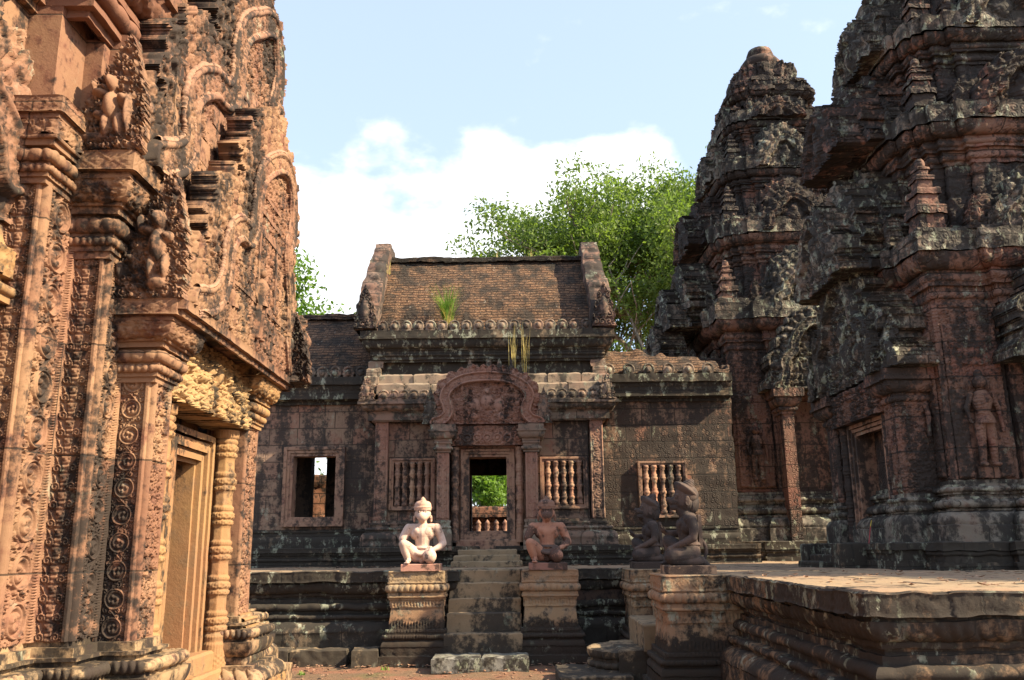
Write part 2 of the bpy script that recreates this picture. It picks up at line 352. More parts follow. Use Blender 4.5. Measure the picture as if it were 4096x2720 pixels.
def stone(name, c1, c2, c3, dark=0.5, lichen=0.0, joint=None, carve=0.0, cscale=9.0, grid_=False, bump=0.5, dlow=None, wet=0.0, dcol=(0.022, 0.019, 0.017), streak=1.0):
    g = G(name); P = g.tc.outputs['Object']
    n1 = g.ramp(g.noise(1.1, 5), 0.38, 0.62); n2 = g.noise(7, 6, rough=.65); n3 = g.noise(38, 5, rough=.7)
    col = g.mix(n1, c4(c1), c4(c2)); col = g.mix(g.ramp(n2, 0.48, 0.66), col, c4(c3))
    h = g.math('MULTIPLY', n3, 0.35); h = g.math('ADD', h, g.math('MULTIPLY', n2, 0.5))
    sp = g.n('SeparateXYZ', (P,), None); xy = g.math('ADD', sp.outputs[0], sp.outputs[1]); v2 = g.n('CombineXYZ', (xy, sp.outputs[2], 0.0))
    if joint:
        br = g.n('TexBrick', {'Vector': v2, 'Color1': (0, 0, 0, 1), 'Color2': (1, 1, 1, 1), 'Mortar': (0.5, .5, .5, 1), 'Scale': 1.0, 'Mortar Size': joint[2], 'Mortar Smooth': 0.3, 'Bias': 0.0, 'Brick Width': joint[0], 'Row Height': joint[1]}, None)
        br.offset = 0.5; br.squash = 1.3; br.squash_frequency = 3
        rv = g.n('SeparateColor', (br.outputs[0],), 0)
        col = g.mix(g.math('MULTIPLY', rv, 0.45), col, c4([x * 0.55 for x in c1])); col = g.mix(g.math('MULTIPLY', g.ramp(rv, .7, .95), 0.6), col, c4(c3))
        col = g.mix(g.math('MULTIPLY', br.outputs[1], 0.75), col, (0.02, 0.016, 0.013, 1))
        h = g.math('SUBTRACT', h, g.math('MULTIPLY', br.outputs[1], 1.6))
    if carve > 0:
        s2 = g.n('VectorMath', (v2, (cscale, cscale, cscale)), operation='MULTIPLY')
        vo = g.n('TexVoronoi', {'Vector': s2, 'Scale': 1.0, 'Randomness': 0.0 if grid_ else 0.62}, None, voronoi_dimensions='2D')
        loc = g.n('VectorMath', (s2, vo.outputs['Position']), operation='SUBTRACT'); ls = g.n('SeparateXYZ', (loc,), None)
        ang = g.math('ARCTAN2', ls.outputs[1], ls.outputs[0]); r = vo.outputs['Distance']
        if grid_:
            q = g.math('COSINE', g.math('MULTIPLY', ang, 4.0)); cv = g.math('COSINE', g.math('ADD', g.math('MULTIPLY', r, 17.0), q)); edge = g.ramp(g.math('MAXIMUM', g.math('ABSOLUTE', ls.outputs[0]), g.math('ABSOLUTE', ls.outputs[1])), 0.42, 0.47); cv = g.math('ADD', cv, g.math('MULTIPLY', edge, -2.0))
        else: cv = g.math('MULTIPLY', g.math('COSINE', g.math('SUBTRACT', g.math('MULTIPLY', r, 15.0), ang)), g.ramp(r, 0.75, 0.35)); cv = g.math('ADD', cv, g.ramp(r, .55, .1))
        h = g.math('ADD', h, g.math('MULTIPLY', g.math('MULTIPLY', cv, carve), g.ramp(g.noise(2.7, 4), .38, .62, .15, 1.0)))
    # black biofilm in running streaks and patches
    st = g.noise(1.6, 6, vec=g.mapv((1.6, 1.6, 0.35)), rough=.62); fb = g.noise(14, 5, rough=.7)
    dm = g.math('ADD', g.math('MULTIPLY', st, streak), g.math('MULTIPLY', fb, 0.45)); dm = g.math('ADD', dm, g.math('MULTIPLY', n2, 0.35))
    tot = 0.5 * (streak + 0.8)
    if dlow:   # darker band low down or high up: (z0, z1, extra)
        dm = g.math('ADD', dm, g.ramp(sp.outputs[2], dlow[0], dlow[1], 0.0, dlow[2]))
    th = tot + (0.5 - dark) * 0.55
    dk = g.ramp(dm, th - 0.07, th + 0.11); dk = g.math('MULTIPLY', dk, 0.93)
    col = g.mix(dk, col, c4(dcol))
    if lichen > 0:
        l1 = g.noise(9, 7, vec=g.mapv((1, 1, .55)), rough=.72); l2 = g.noise(1.9, 4, dist=.5); lm = g.math('MULTIPLY', g.ramp(l1, 0.52, 0.60), g.ramp(l2, 0.62 - 0.20 * lichen, 0.76 - 0.22 * lichen))
        lc = g.mix(g.ramp(n2, .4, .6), (0.36, 0.36, 0.28, 1), (0.22, 0.24, 0.17, 1)); col = g.mix(g.math('MULTIPLY', lm, 0.8), col, lc)
        h = g.math('ADD', h, g.math('MULTIPLY', lm, 0.3))
    bp = g.n('Bump', {'Strength': bump, 'Distance': 0.02, 'Height': h})
    g.t.links.new(col, g.b.inputs['Base Color']); g.t.links.new(bp, g.b.inputs['Normal'])
    return g.m
PINK = (0.40, 0.175, 0.11); ROSE = (0.33, 0.115, 0.075); OCH = (0.46, 0.27, 0.12); TAN = (0.36, 0.22, 0.13); RED = (0.36, 0.10, 0.055)
M = {}
M['shrine'] = stone('pink carved sandstone', (0.235, 0.122, 0.076), (0.28, 0.165, 0.095), (0.165, 0.072, 0.048), dark=0.45, lichen=0.06, bump=0.5, joint=(1.9, 0.67, 0.006))
M['shrine_rib'] = stone('rubbed pink sandstone', (0.26, 0.15, 0.10), (0.29, 0.175, 0.115), (0.20, 0.10, 0.07), dark=0.40, lichen=0.15, bump=0.6)
M['shrine_ochre'] = stone('ochre sandstone', (0.29, 0.17, 0.078), (0.27, 0.14, 0.072), (0.24, 0.145, 0.08), dark=0.36, lichen=0.0, bump=0.5)
M['shrine_lintel'] = stone('pale yellow sandstone', (0.36, 0.235, 0.115), (0.33, 0.20, 0.095), (0.32, 0.21, 0.11), dark=0.30, bump=0.45)
M['shrine_top'] = stone('weathered pink sandstone', (0.215, 0.112, 0.072), (0.25, 0.14, 0.085), (0.15, 0.07, 0.048), dark=0.58, lichen=0.40, bump=0.5)
M['shrine_base'] = stone('stained base sandstone', (0.31, 0.21, 0.12), (0.28, 0.18, 0.11), (0.23, 0.12, 0.08), dark=0.54, lichen=0.15, bump=0.5)
M['wall'] = stone('tapestry carved wall', (0.29, 0.195, 0.135), (0.24, 0.155, 0.11), (0.30, 0.145, 0.10), dark=0.54, lichen=0.28, joint=(0.50, 0.30, 0.009), carve=0.13, cscale=8.0, grid_=True, bump=0.55, dcol=(.040, .034, .030))
M['wall_block'] = stone('plain block wall', (0.25, 0.16, 0.11), (0.20, 0.13, 0.09), (0.25, 0.11, 0.075), dark=0.66, lichen=0.35, joint=(0.46, 0.30, 0.012), carve=0.22, cscale=10.0, bump=0.7, dcol=(.036, .031, .027))
M['cornice2x'] = stone('pale roof slab stone', (0.26, 0.20, 0.145), (0.25, 0.165, 0.12), (0.20, 0.16, 0.12), dark=0.40, lichen=0.5, bump=0.5, dcol=(.045, .038, .032))
M['cornice'] = stone('gate cornice stone', (0.23, 0.17, 0.125), (0.24, 0.145, 0.105), (0.20, 0.15, 0.11), dark=0.54, lichen=0.85, joint=(0.6, 0.5, 0.008), bump=0.55, dcol=(.040, .035, .030))
M['gable'] = stone('dark gable stone', (0.20, 0.125, 0.095), (0.18, 0.10, 0.075), (0.20, 0.14, 0.11), dark=0.62, lichen=0.5, joint=(1.5, 0.26, 0.012), bump=0.6, dcol=(.035, .030, .027))
M['gate_red'] = stone('red carved sandstone', (0.29, 0.175, 0.12), (0.27, 0.14, 0.10), (0.24, 0.12, 0.085), dark=0.46, lichen=0.40, bump=0.5, dcol=(.042, .035, .031))
M['gate_ped'] = stone('rose pediment sandstone', (0.27, 0.155, 0.115), (0.26, 0.13, 0.09), (0.21, 0.105, 0.078), dark=0.40, lichen=0.2, bump=0.45)
M['gate_plain'] = stone('brown frame sandstone', (0.32, 0.185, 0.12), (0.29, 0.175, 0.12), (0.24, 0.12, 0.085), dark=0.44, lichen=0.12, bump=0.45, dcol=(.040, .034, .030))
M['terrace'] = stone('black terrace stone', (0.17, 0.125, 0.085), (0.19, 0.135, 0.09), (0.14, 0.11, 0.075), dark=0.80, lichen=0.95, joint=(0.62, 0.6, 0.010), bump=0.6, dcol=(.030, .026, .022))
M['paving'] = stone('terrace paving', (0.35, 0.25, 0.155), (0.31, 0.20, 0.13), (0.28, 0.20, 0.13), dark=0.32, lichen=0.05, bump=0.5, joint=(1.3, .9, .006))
M['ped'] = stone('pedestal sandstone', (0.31, 0.215, 0.125), (0.29, 0.17, 0.10), (0.26, 0.20, 0.14), dark=0.40, lichen=0.5, bump=0.55, dlow=(0.66, 0.30, 0.42), streak=.6)
M['step'] = stone('worn step stone', (0.30, 0.215, 0.13), (0.25, 0.18, 0.11), (0.22, 0.165, 0.105), dark=0.40, lichen=0.10, bump=0.5, dlow=(0.5, 0.1, 0.2), dcol=(.040, .034, .028))
M['tower'] = stone('dark tower stone', (0.19, 0.11, 0.08), (0.21, 0.10, 0.07), (0.14, 0.10, 0.075), dark=0.74, lichen=0.45, joint=(0.42, 0.30, 0.014), carve=0.5, cscale=7.5, bump=0.8, dcol=(.027, .024, .022))
M['tower_lichen'] = stone('lichened cornice stone', (0.18, 0.15, 0.12), (0.19, 0.125, 0.09), (0.15, 0.13, 0.10), dark=0.66, lichen=1.15, joint=(0.42, 0.5, 0.010), carve=0.3, cscale=9, bump=0.75, dcol=(.030, .027, .024))
M['tower_red'] = stone('red tower stone', (0.23, 0.125, 0.09), (0.18, 0.105, 0.075), (0.21, 0.09, 0.065), dark=0.58, lichen=0.32, joint=(0.6, 0.42, 0.010), carve=0.45, cscale=10, bump=0.7, dcol=(.030, .026, .023))
M['tower_base'] = stone('lichened base stone', (0.20, 0.175, 0.14), (0.17, 0.145, 0.12), (0.19, 0.12, 0.09), dark=0.60, lichen=0.95, joint=(0.55, 0.6, 0.008), bump=0.6, dcol=(.030, .027, .024))
M['platform'] = stone('platform mouldings', (0.25, 0.155, 0.09), (0.19, 0.12, 0.075), (0.17, 0.12, 0.08), dark=0.72, lichen=0.85, joint=(0.7, 0.8, 0.008), bump=0.6, dcol=(.027, .023, .020))
M['slab'] = stone('grey lichen block', (0.17, 0.16, 0.13), (0.22, 0.21, 0.19), (0.15, 0.13, 0.10), dark=0.50, lichen=0.9, bump=0.6)
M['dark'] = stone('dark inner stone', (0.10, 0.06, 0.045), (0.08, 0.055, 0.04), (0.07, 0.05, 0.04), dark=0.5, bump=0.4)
M['laterite'] = stone('laterite blocks', (0.28, 0.13, 0.08), (0.25, 0.12, 0.07), (0.20, 0.11, 0.07), dark=0.5, lichen=0.25, joint=(0.5, 0.22, 0.012), bump=0.9)
def brickmat():
    g = G('laterite brick roof'); P = g.tc.outputs['Object']; sp = g.n('SeparateXYZ', (P,), None)
    wob = g.noise(3.0, 3); wob2 = g.noise(14, 3); zz = g.math('ADD', sp.outputs[2], g.math('ADD', g.math('MULTIPLY', wob, 0.10), g.math('MULTIPLY', wob2, .035))); v = g.n('CombineXYZ', (g.math('ADD', sp.outputs[0], g.math('MULTIPLY', wob2, .12)), zz, 0.0))
    br = g.n('TexBrick', {'Vector': v, 'Color1': (0, 0, 0, 1), 'Color2': (1, 1, 1, 1), 'Mortar': (0, 0, 0, 1), 'Scale': 1.0, 'Mortar Size': 0.009, 'Mortar Smooth': .4, 'Bias': 0, 'Brick Width': 0.21, 'Row Height': 0.058}, None)
    rv = g.n('SeparateColor', (br.outputs[0],), 0); n2 = g.noise(30, 5, rough=.75); n1 = g.noise(3.5, 5, rough=.65)
    col = g.mix(rv, (0.17, 0.09, 0.052, 1), (0.085, 0.052, 0.036, 1)); col = g.mix(g.ramp(n2, .5, .62), col, (0.27, 0.165, 0.095, 1)); col = g.mix(g.ramp(n1, .44, .62), col, (0.05, 0.038, 0.03, 1))
    col = g.mix(g.math('MULTIPLY', br.outputs[1], .85), col, (0.025, .018, .014, 1))
    tp = g.ramp(g.math('ADD', sp.outputs[2], g.math('MULTIPLY', n1, .8)), 7.0, 7.35); col = g.mix(tp, col, (0.03, .025, .02, 1))
    gr = g.ramp(g.noise(11, 5, rough=.7), .62, .70); col = g.mix(g.math('MULTIPLY', gr, .6), col, (.36, .33, .28, 1))
    h = g.math('SUBTRACT', g.math('ADD', g.math('MULTIPLY', rv, .7), n2), g.math('MULTIPLY', br.outputs[1], 1.8))
    g.t.links.new(col, g.b.inputs['Base Color']); g.t.links.new(g.n('Bump', {'Strength': 1.0, 'Distance': .03, 'Height': h}), g.b.inputs['Normal']); return g.m
M['brick'] = brickmat()
def groundmat():
    g = G('packed red earth'); n1 = g.noise(2.0, 5); n2 = g.noise(30, 5, rough=.75); n3 = g.noise(110, 3)
    col = g.mix(g.ramp(n1, .4, .6), (0.26, 0.12, 0.075, 1), (0.18, 0.115, 0.07, 1)); col = g.mix(g.ramp(n2, .5, .65), col, (0.13, 0.075, 0.045, 1)); col = g.mix(g.ramp(n3, .62, .7), col, (.40, .25, .17, 1))
    gm = g.ramp(g.noise(.9, 4), .56, .66); col = g.mix(g.math('MULTIPLY', gm, .5), col, (.10, .11, .04, 1))
    g.t.links.new(col, g.b.inputs['Base Color']); g.t.links.new(g.n('Bump', {'Strength': .8, 'Distance': .02, 'Height': g.math('ADD', n2, n3)}), g.b.inputs['Normal']); return g.m
M['ground'] = groundmat()
def leafmat(name, a, b, tr=0.45):
    g = G(name); oi = g.noise(0.9, 3); n2 = g.noise(9, 2); col = g.mix(g.ramp(oi, .4, .6), c4(a), c4(b)); col = g.mix(g.ramp(n2, .45, .6), col, c4([x * 0.6 for x in a]))
    g.t.links.new(col, g.b.inputs['Base Color']); g.b.inputs['Roughness'].default_value = .55
    t = g.t.nodes.new('ShaderNodeBsdfTranslucent'); g.t.links.new(g.mix(1.0, col, (1.5, 1.6, .7, 1), 'MULTIPLY'), t.inputs[0])
    mxs = g.t.nodes.new('ShaderNodeMixShader'); mxs.inputs[0].default_value = tr; g.t.links.new(g.b.outputs[0], mxs.inputs[1]); g.t.links.new(t.outputs[0], mxs.inputs[2]); g.t.links.new(mxs.outputs[0], g.o.inputs[0]); return g.m
M['leaf'] = leafmat('tree leaves', (0.115, 0.18, 0.04), (0.18, 0.25, 0.07)); M['leaf_light'] = leafmat('light green leaves', (0.10, 0.19, 0.03), (0.15, 0.25, 0.045))
M['grass'] = leafmat('green grass blades', (0.14, 0.26, 0.04), (0.20, 0.30, 0.06), .3); M['straw'] = leafmat('dry grass blades', (0.50, 0.40, 0.16), (0.45, 0.36, 0.15), .3)
def barkmat():
    g = G('pale bark'); n = g.noise(5, 5, vec=g.mapv((3, 3, .6))); col = g.mix(g.ramp(n, .4, .6), (.30, .26, .21, 1), (.14, .11, .085, 1)); g.t.links.new(col, g.b.inputs['Base Color']); g.t.links.new(g.n('Bump', {'Strength': .6, 'Distance': .05, 'Height': n}), g.b.inputs['Normal']); return g.m
M['bark'] = barkmat()
def plainmat(name, c, rough=.8):
    g = G(name); n = g.noise(20, 4); g.t.links.new(g.mix(g.ramp(n, .35, .7), c4(c), c4([x * .75 for x in c])), g.b.inputs['Base Color']); g.b.inputs['Roughness'].default_value = rough; return g.m
M['black'] = plainmat('painted shade of carved lines', (.03, .025, .022))  # near-black tone standing in for shade in the statues' mouth and eye grooves
def figure(m, O, U, N, h, s=1):
    """standing guardian relief: round-bodied, shallow, one arm bent"""
    O, U, N = [np.array(a, float) for a in (O, U, N)]; Zv = np.array([0, 0, 1.0]); p = lambda u, z, n: O + U * u * h * s + Zv * z * h + N * n * h
    ball(m, p(0, .90, .06), .075 * h, 10, 8); ball(m, p(0, .98, .05), .05 * h, 8, 6, (1, 1, 1.3)); tube(m, [p(0, .82, .05), p(0, .86, .05)], .035 * h)
    tube(m, [p(0, .80, .05), p(0, .70, .06), p(0, .58, .05), p(.01, .50, .05), p(.01, .45, .05)], [.07 * h, .115 * h, .075 * h, .10 * h, .11 * h], 10)
    for q in (-1, 1): tube(m, [p(q * .05, .46, .05), p(q * .06, .25, .06), p(q * .06, .04, .05)], [.065 * h, .048 * h, .035 * h], 8); ball(m, p(q * .07, .02, .08), .04 * h, 8, 6, (1.2, 1.2, .6)); ball(m, p(q * .10, .88, .04), .03 * h, 6, 5, (.6, .6, 1.6))
    tube(m, [p(-.10, .78, .05), p(-.17, .62, .05), p(-.15, .45, .08)], [.035 * h, .03 * h, .022 * h], 8); tube(m, [p(.10, .78, .05), p(.17, .62, .05), p(.19, .36, .07)], [.035 * h, .03 * h, .022 * h], 8)

# ============================================================ THE GROUND
mb = MB(); xs = np.concatenate([np.linspace(-60, -8, 27)[:-1], np.linspace(-8, 8, 260), np.linspace(8, 60, 27)[1:]]); ys = np.concatenate([np.linspace(-30, 8, 20)[:-1], np.linspace(8, 13.5, 110), np.linspace(13.5, 140, 50)[1:]])
X, Y = np.meshgrid(xs, ys, indexing='ij'); P = np.stack([X, Y, 0 * X], -1); P[..., 2] = fbm(P * 1.1, 4, 2) * .02 + fbm(P * 9, 8, 2) * .008 - .02
mb.grid(P); tag(mb.build('ground', M['ground'], None, True), kind='structure')

# ============================================================ LEFT: CARVED SHRINE
L = thing('carved_shrine', 'tall pink sandstone shrine covered in carved scrolls with tiered pediments over its doorway', 'shrine', (-2.9, 6.6, 0))
plan = [(-2.95, 2.2), (-2.95, 4.82), (-2.745, 4.82), (-2.745, 5.22), (-2.52, 5.22), (-2.52, 5.53), (-2.30, 5.53), (-2.30, 5.79), (-2.62, 5.79), (-2.62, 7.54), (-2.30, 7.54), (-2.30, 7.86), (-2.52, 7.86), (-2.52, 8.17), (-2.745, 8.17), (-2.745, 9.3), (-4.8, 9.3), (-4.8, 2.2)]
# core wall
mb = MB(); S, _ = segs(0.9, -0.012, [('f', 3.9, -0.012)]); sweep(mb, plan, S, .12, True, .002, skip=(8,)); mb.build('wall', M['shrine'], L)
# moulded base
mb = MB(); S, _ = segs(0.0, 0.42, [('f', .32, .42), ('f', .12, .30), ('c', .10, .20, petal(.10), .018), ('f', .03, .22), ('f', .06, .15, bead(.03), .010), ('v', .12, .21), ('f', .03, .17), ('t', .055, .030, bead(.045), .022), ('f', .03, .07), ('f', .02, .10), ('f', .05, .055), ('f', .03, .0)])
sweep(mb, plan, S, .009, True, .004, 10, skip=(0, 8, 13, 14, 15, 16, 17)); sweep(mb, plan, S, .05, True, .004, 10, skip=(1, 2, 3, 4, 5, 6, 7, 8, 9, 10, 11, 12)); mb.build('base', M['shrine_base'], L)
# carved pilaster faces
X1, Y1, Z1 = (1, 0, 0), (0, 1, 0), (0, 0, 1)
def pil(name, mat, faces):
    mb = MB()
    for (O, U, N, w_, h_, fn, amp) in faces: relief(mb, O, U, Z1, N, w_, h_, .0045, fn, amp)
    return mb.build(name, mat, L, True)
nY = (0, -1, 0)
pil('door_pilaster', M['shrine'], [((-2.52, 5.53, .93), X1, nY, .22, 1.60, bandpanel(lambda u, v: scroll(u, v, .155, .165), .22, .028, False), .026),
    ((-2.30, 5.53, .93), Y1, X1, .26, 1.60, bandpanel(lambda u, v: curls(u, v * .8, .048, 12), .26, .022, False), .034)])
pil('corner_pilaster', M['shrine'], [((-2.745, 5.22, .96), X1, nY, .225, 2.28, bandpanel(lambda u, v: urn(u, v, .15, .105), .225, .042), .028),
    ((-2.52, 5.22, .96), Y1, X1, .31, 2.28, bandpanel(lambda u, v: scroll(u, v, .19, .21, 5), .31, .045), .036)])
pil('outer_pilaster', M['shrine'], [((-2.95, 4.82, .96), X1, nY, .205, 2.62, bandpanel(lambda u, v: urn(u, v, .13, .10), .205, .038), .024),
    ((-2.745, 4.82, .96), Y1, X1, .40, 2.62, bandpanel(lambda u, v: scroll(u, v, .25, .26, 6), .40, .055), .040)])
pil('far_pilaster', M['shrine'], [((-2.62, 7.54, .80), X1, nY, .32, 1.72, lambda u, v: .25 * curls(u, v, .4, 3) * 0, .0),
    ((-2.30, 7.54, .80), Y1, X1, .32, 1.72, bandpanel(lambda u, v: curls(u, v, .06, 16), .32, .03, False), .022)])
mb = MB(); relief(mb, (-2.95, 2.3, .96), Y1, Z1, X1, 2.5, 2.4, .012, lambda u, v: scroll(((u + 5) % .42) - .21, v, .34, .36, 8), .03); mb.build('wall_carving', M['shrine'], L, True)
# mouldings where the far pilaster meets the ground
mb = MB(); S, _ = segs(.30, .30, [('f', .14, .30, foliage(.05), .012), ('v', .20, .10, foliage(.06), .02), ('f', .05, .12), ('v', .13, .05, petal(.06), .015), ('f', .03, .10), ('f', .03, .06), ('t', .035, .03), ('f', .03, .05), ('f', .02, 0)])
sweep(mb, [(-2.302, 7.56), (-2.302, 7.87), (-2.6, 7.87)], S, .01, False, .004); sweep(mb, [(-2.60, 7.555), (-2.302, 7.555)], segs(.30, .20, [('f', .16, .20), ('c', .35, .03), ('f', .2, .004)])[0], .03, False, .004)
mb.build('pilaster_foot', M['shrine_ochre'], L)
# capitals
def capital(pth, z0, z1, o, mat, name='capital'):
    k = (z1 - z0) / .50; m = MB()
    S, _ = segs(z0, 0, [('f', .035 * k, .035), ('f', .03 * k, .05), ('t', .04 * k, .018, bead(.035), .016), ('f', .02 * k, .06), ('t', .07 * k, .03, bead(.065), .016), ('f', .02 * k, .05), ('f', .035 * k, .09), ('f', .02 * k, .11, bead(.02), .006), ('v', .10 * k, o * .8, foliage(.045), .020), ('f', .018 * k, o * .86), ('f', .015 * k, o * .8, bead(.02), .008), ('f', .097 * k, o, lozenge(.13), .012), ('s', .001, 0)])
    sweep(m, pth, S, .008, False, .003); return m.build(name, mat, L)
capital([(-2.62, 5.53), (-2.30, 5.53), (-2.30, 5.80), (-2.62, 5.80)], 2.50, 3.00, .20, M['shrine'])
capital([(-2.62, 7.54), (-2.30, 7.54), (-2.30, 7.86), (-2.62, 7.86)], 2.50, 3.00, .20, M['shrine_ochre'])
capital([(-2.95, 5.22), (-2.52, 5.22), (-2.52, 8.17), (-2.9, 8.17)], 3.22, 3.86, .21, M['shrine'])
capital([(-3.1, 4.82), (-2.745, 4.82), (-2.745, 5.6)], 3.55, 4.06, .13, M['shrine'])
# doorway: sill, jamb frame (nested fillets), reveal, colonette, lintel
D = MB(); box(D, -3.35, -2.36, 5.8, 7.54, .35, .70, .03, .02); box(D, -3.3, -2.30, 5.86, 7.50, .30, .56, .03, .02)
D.build('door_sill', M['shrine_ochre'], L)
D = MB(); F = [(-2.44, 6.30, 7.23, 2.36), (-2.465, 6.35, 7.18, 2.30), (-2.45, 6.38, 7.15, 2.27), (-2.49, 6.42, 7.11, 2.23), (-2.475, 6.45, 7.08, 2.20), (-2.52, 6.49, 7.04, 2.16)]
for i, (x_, ya, yb, zt) in enumerate(F):
    iy = .05 if i in (0, 2, 4) else .04
    box(D, -2.70, x_, ya, ya + iy, .70, zt - .0, .05, .006, .002); box(D, -2.70, x_, yb - iy, yb, .70, zt, .05, .006, .002); box(D, -2.70 + i * .003, x_, ya + iy, yb - iy, zt - iy, zt + .0005 * i, .05, .006, .002)
D.build('door_frame', M['shrine_ochre'], L)
D = MB(); box(D, -3.40, -2.705, 6.25, 6.50, .702, 2.30, .2, .002, .001); box(D, -3.40, -2.706, 7.03, 7.54, .702, 2.30, .2, .002, .001); box(D, -3.40, -2.704, 6.50, 7.03, 2.15, 2.302, .2, .002, .001); box(D, -3.52, -3.401, 5.8, 7.54, .5, 3.1, .3, .002, .001); box(D, -3.39, -2.645, 5.8, 6.25, .701, 3.1, .3, .002, .001); box(D, -3.39, -2.703, 6.25, 7.54, 2.304, 3.1, .3, .002, .001)
D.build('door_reveal', M['shrine_ochre'], L)
def colon(x_, y_, z0, z1, r, mat, par, seg=8, name='colonette'):
    m = MB(); H = z1 - z0; pr = [(r * 1.25, 0), (r * 1.25, .10 * H), (r * 1.1, .11 * H), (r * 1.2, .13 * H), (r, .145 * H)]
    z = .15
    while z < .93:
        rings = [(1.0, 0), (1.18, .006), (1.18, .018), (1.02, .024), (1.24, .034), (1.24, .05), (1.02, .058), (1.15, .066), (1.15, .076), (.96, .084), (.93, .135)]
        for (q, dz) in rings: pr.append((r * q, (z + dz) * H))
        z += .145
    pr += [(r * 1.2, .955 * H), (r * 1.3, H), (0.0, H)]
    pr = np.array(pr); pr = pr[pr[:, 1] <= H]; zz = np.arange(0, H, .006 if r > .07 else .012); rr = np.interp(zz, np.maximum.accumulate(pr[:, 1]), pr[:, 0]); th = np.linspace(0, 2 * np.pi, 73 if r > .07 else 33)
    oc = 1 / np.cos(((th + np.pi / 8) % (np.pi / 4)) - np.pi / 8); big = sstep(r * 1.05, r * 1.2, rr)[None, :]; RR = rr[None, :] * (oc[:, None] * (1 - big * .7) * .96 + big * .68) * (1 + .045 * big * np.cos(th * 28)[:, None]) ; RR = RR + .05 * r * (np.cos(th * 12)[:, None] * np.cos(zz * 160)[None]) * (np.sin(zz * 23)[None] > .55)
    P = np.stack([x_ + RR * np.cos(th)[:, None], y_ + RR * np.sin(th)[:, None], z0 + zz[None] + 0 * th[:, None]], -1); m.grid(weather(P, .003, 16)); return m.build(name, mat, par, True)
colon(-2.40, 7.37, .55, 2.44, .082, M['shrine_ochre'], L, 12); colon(-2.40, 5.97, .55, 2.44, .082, M['shrine_ochre'], L, 12)
# lintel: garland relief, hanging loops
us = np.arange(0, 1.76, .0065); vs = np.arange(0, .56, .0065); UU, VV = np.meshgrid(us, vs, indexing='ij')
gar = .33 + .09 * np.cos(UU / 1.76 * 4 * np.pi); hh = .055 * curls(UU, VV, .065, 31) + .07 * np.exp(-((VV - gar) / .035) ** 2) * (.75 + .25 * np.cos(UU * 150))
for cx_ in (.22, .55, .88, 1.21, 1.54):
    ax, ay = (UU - cx_) / .12, (VV - .17) / .15; rr = np.sqrt(ax ** 2 + ay ** 2); hh = np.maximum(hh, (.07 + .015 * np.cos(np.arctan2(ay, ax) * 14)) * np.exp(-((rr - .85) / .13) ** 2)); hh = np.where(rr < .6, np.maximum(hh * .6, .075 * np.sqrt(np.clip(1 - (rr / .55) ** 2, 0, 1)) * (.7 + .3 * np.cos(np.arctan2(ay, ax) * 3 + rr * 9))), hh)
rr = np.sqrt(((UU - .88) / .07) ** 2 + ((VV - .36) / .10) ** 2); hh = np.maximum(hh, .11 * np.sqrt(np.clip(1 - rr ** 2, 0, 1)))
bot = .02 + .018 * np.abs(np.cos(UU * 9.3)); m_ = VV > bot
D = MB(); slabfield(D, (-2.36, 5.79, 2.42), Y1, Z1, X1, us, vs, hh + .07 * sstep(.55, .1, VV), m_, .22); D.build('lintel', M['shrine_lintel'], L, True)
# pediments (planes facing the stairs)
CL = [(5.55, 3.04), (5.83, 3.12), (6.0, 3.25), (6.08, 3.42), (6.1, 3.6), (6.2, 3.76), (6.38, 3.85), (6.56, 3.86), (6.66, 3.96), (6.7, 4.12), (6.72, 4.3), (6.79, 4.46), (6.94, 4.6), (7.15, 4.74), (7.38, 4.85), (7.60, 4.87), (7.76, 4.74), (7.83, 4.5), (7.79, 4.3), (7.70, 4.16), (7.74, 3.98), (7.86, 3.75), (7.90, 3.45), (7.96, 3.2), (8.05, 3.06)]
CU = [(5.35, 3.95), (5.62, 4.08), (5.8, 4.22), (5.83, 4.36), (5.79, 4.5), (5.82, 4.68), (5.95, 4.83), (6.1, 4.93), (6.28, 5.02), (6.48, 5.04), (6.64, 5.13), (6.73, 5.28), (6.73, 5.45), (6.74, 5.62), (6.83, 5.82), (7.0, 6.0), (7.25, 6.18), (7.48, 6.34), (7.72, 6.42), (7.86, 6.28), (7.93, 6.0), (7.86, 5.75), (7.80, 5.6), (7.90, 5.4), (8.02, 5.1), (8.04, 4.7), (8.14, 4.3), (8.2, 4.0)]
rg = random.Random(5); figsL = []
for r_ in range(6):
    for q in range(9):
        y_ = 6.12 + q * .185 + rg.uniform(-.03, .03); z_ = 3.16 + r_ * .27 + rg.uniform(-.03, .03)
        figsL += [(y_, z_, .040, .05), (y_, z_ + .07, .025, .06)]
        if r_ > 3: break

D = MB(); pediment(D, (-2.10, 0, 0), Y1, X1, CL, 3.0, .085, .42, .16, .0085, .024, 3, .055, [(a, b, c, d * .45) for a, b, c, d in figsL], .034, .24, 5.37, .0015)
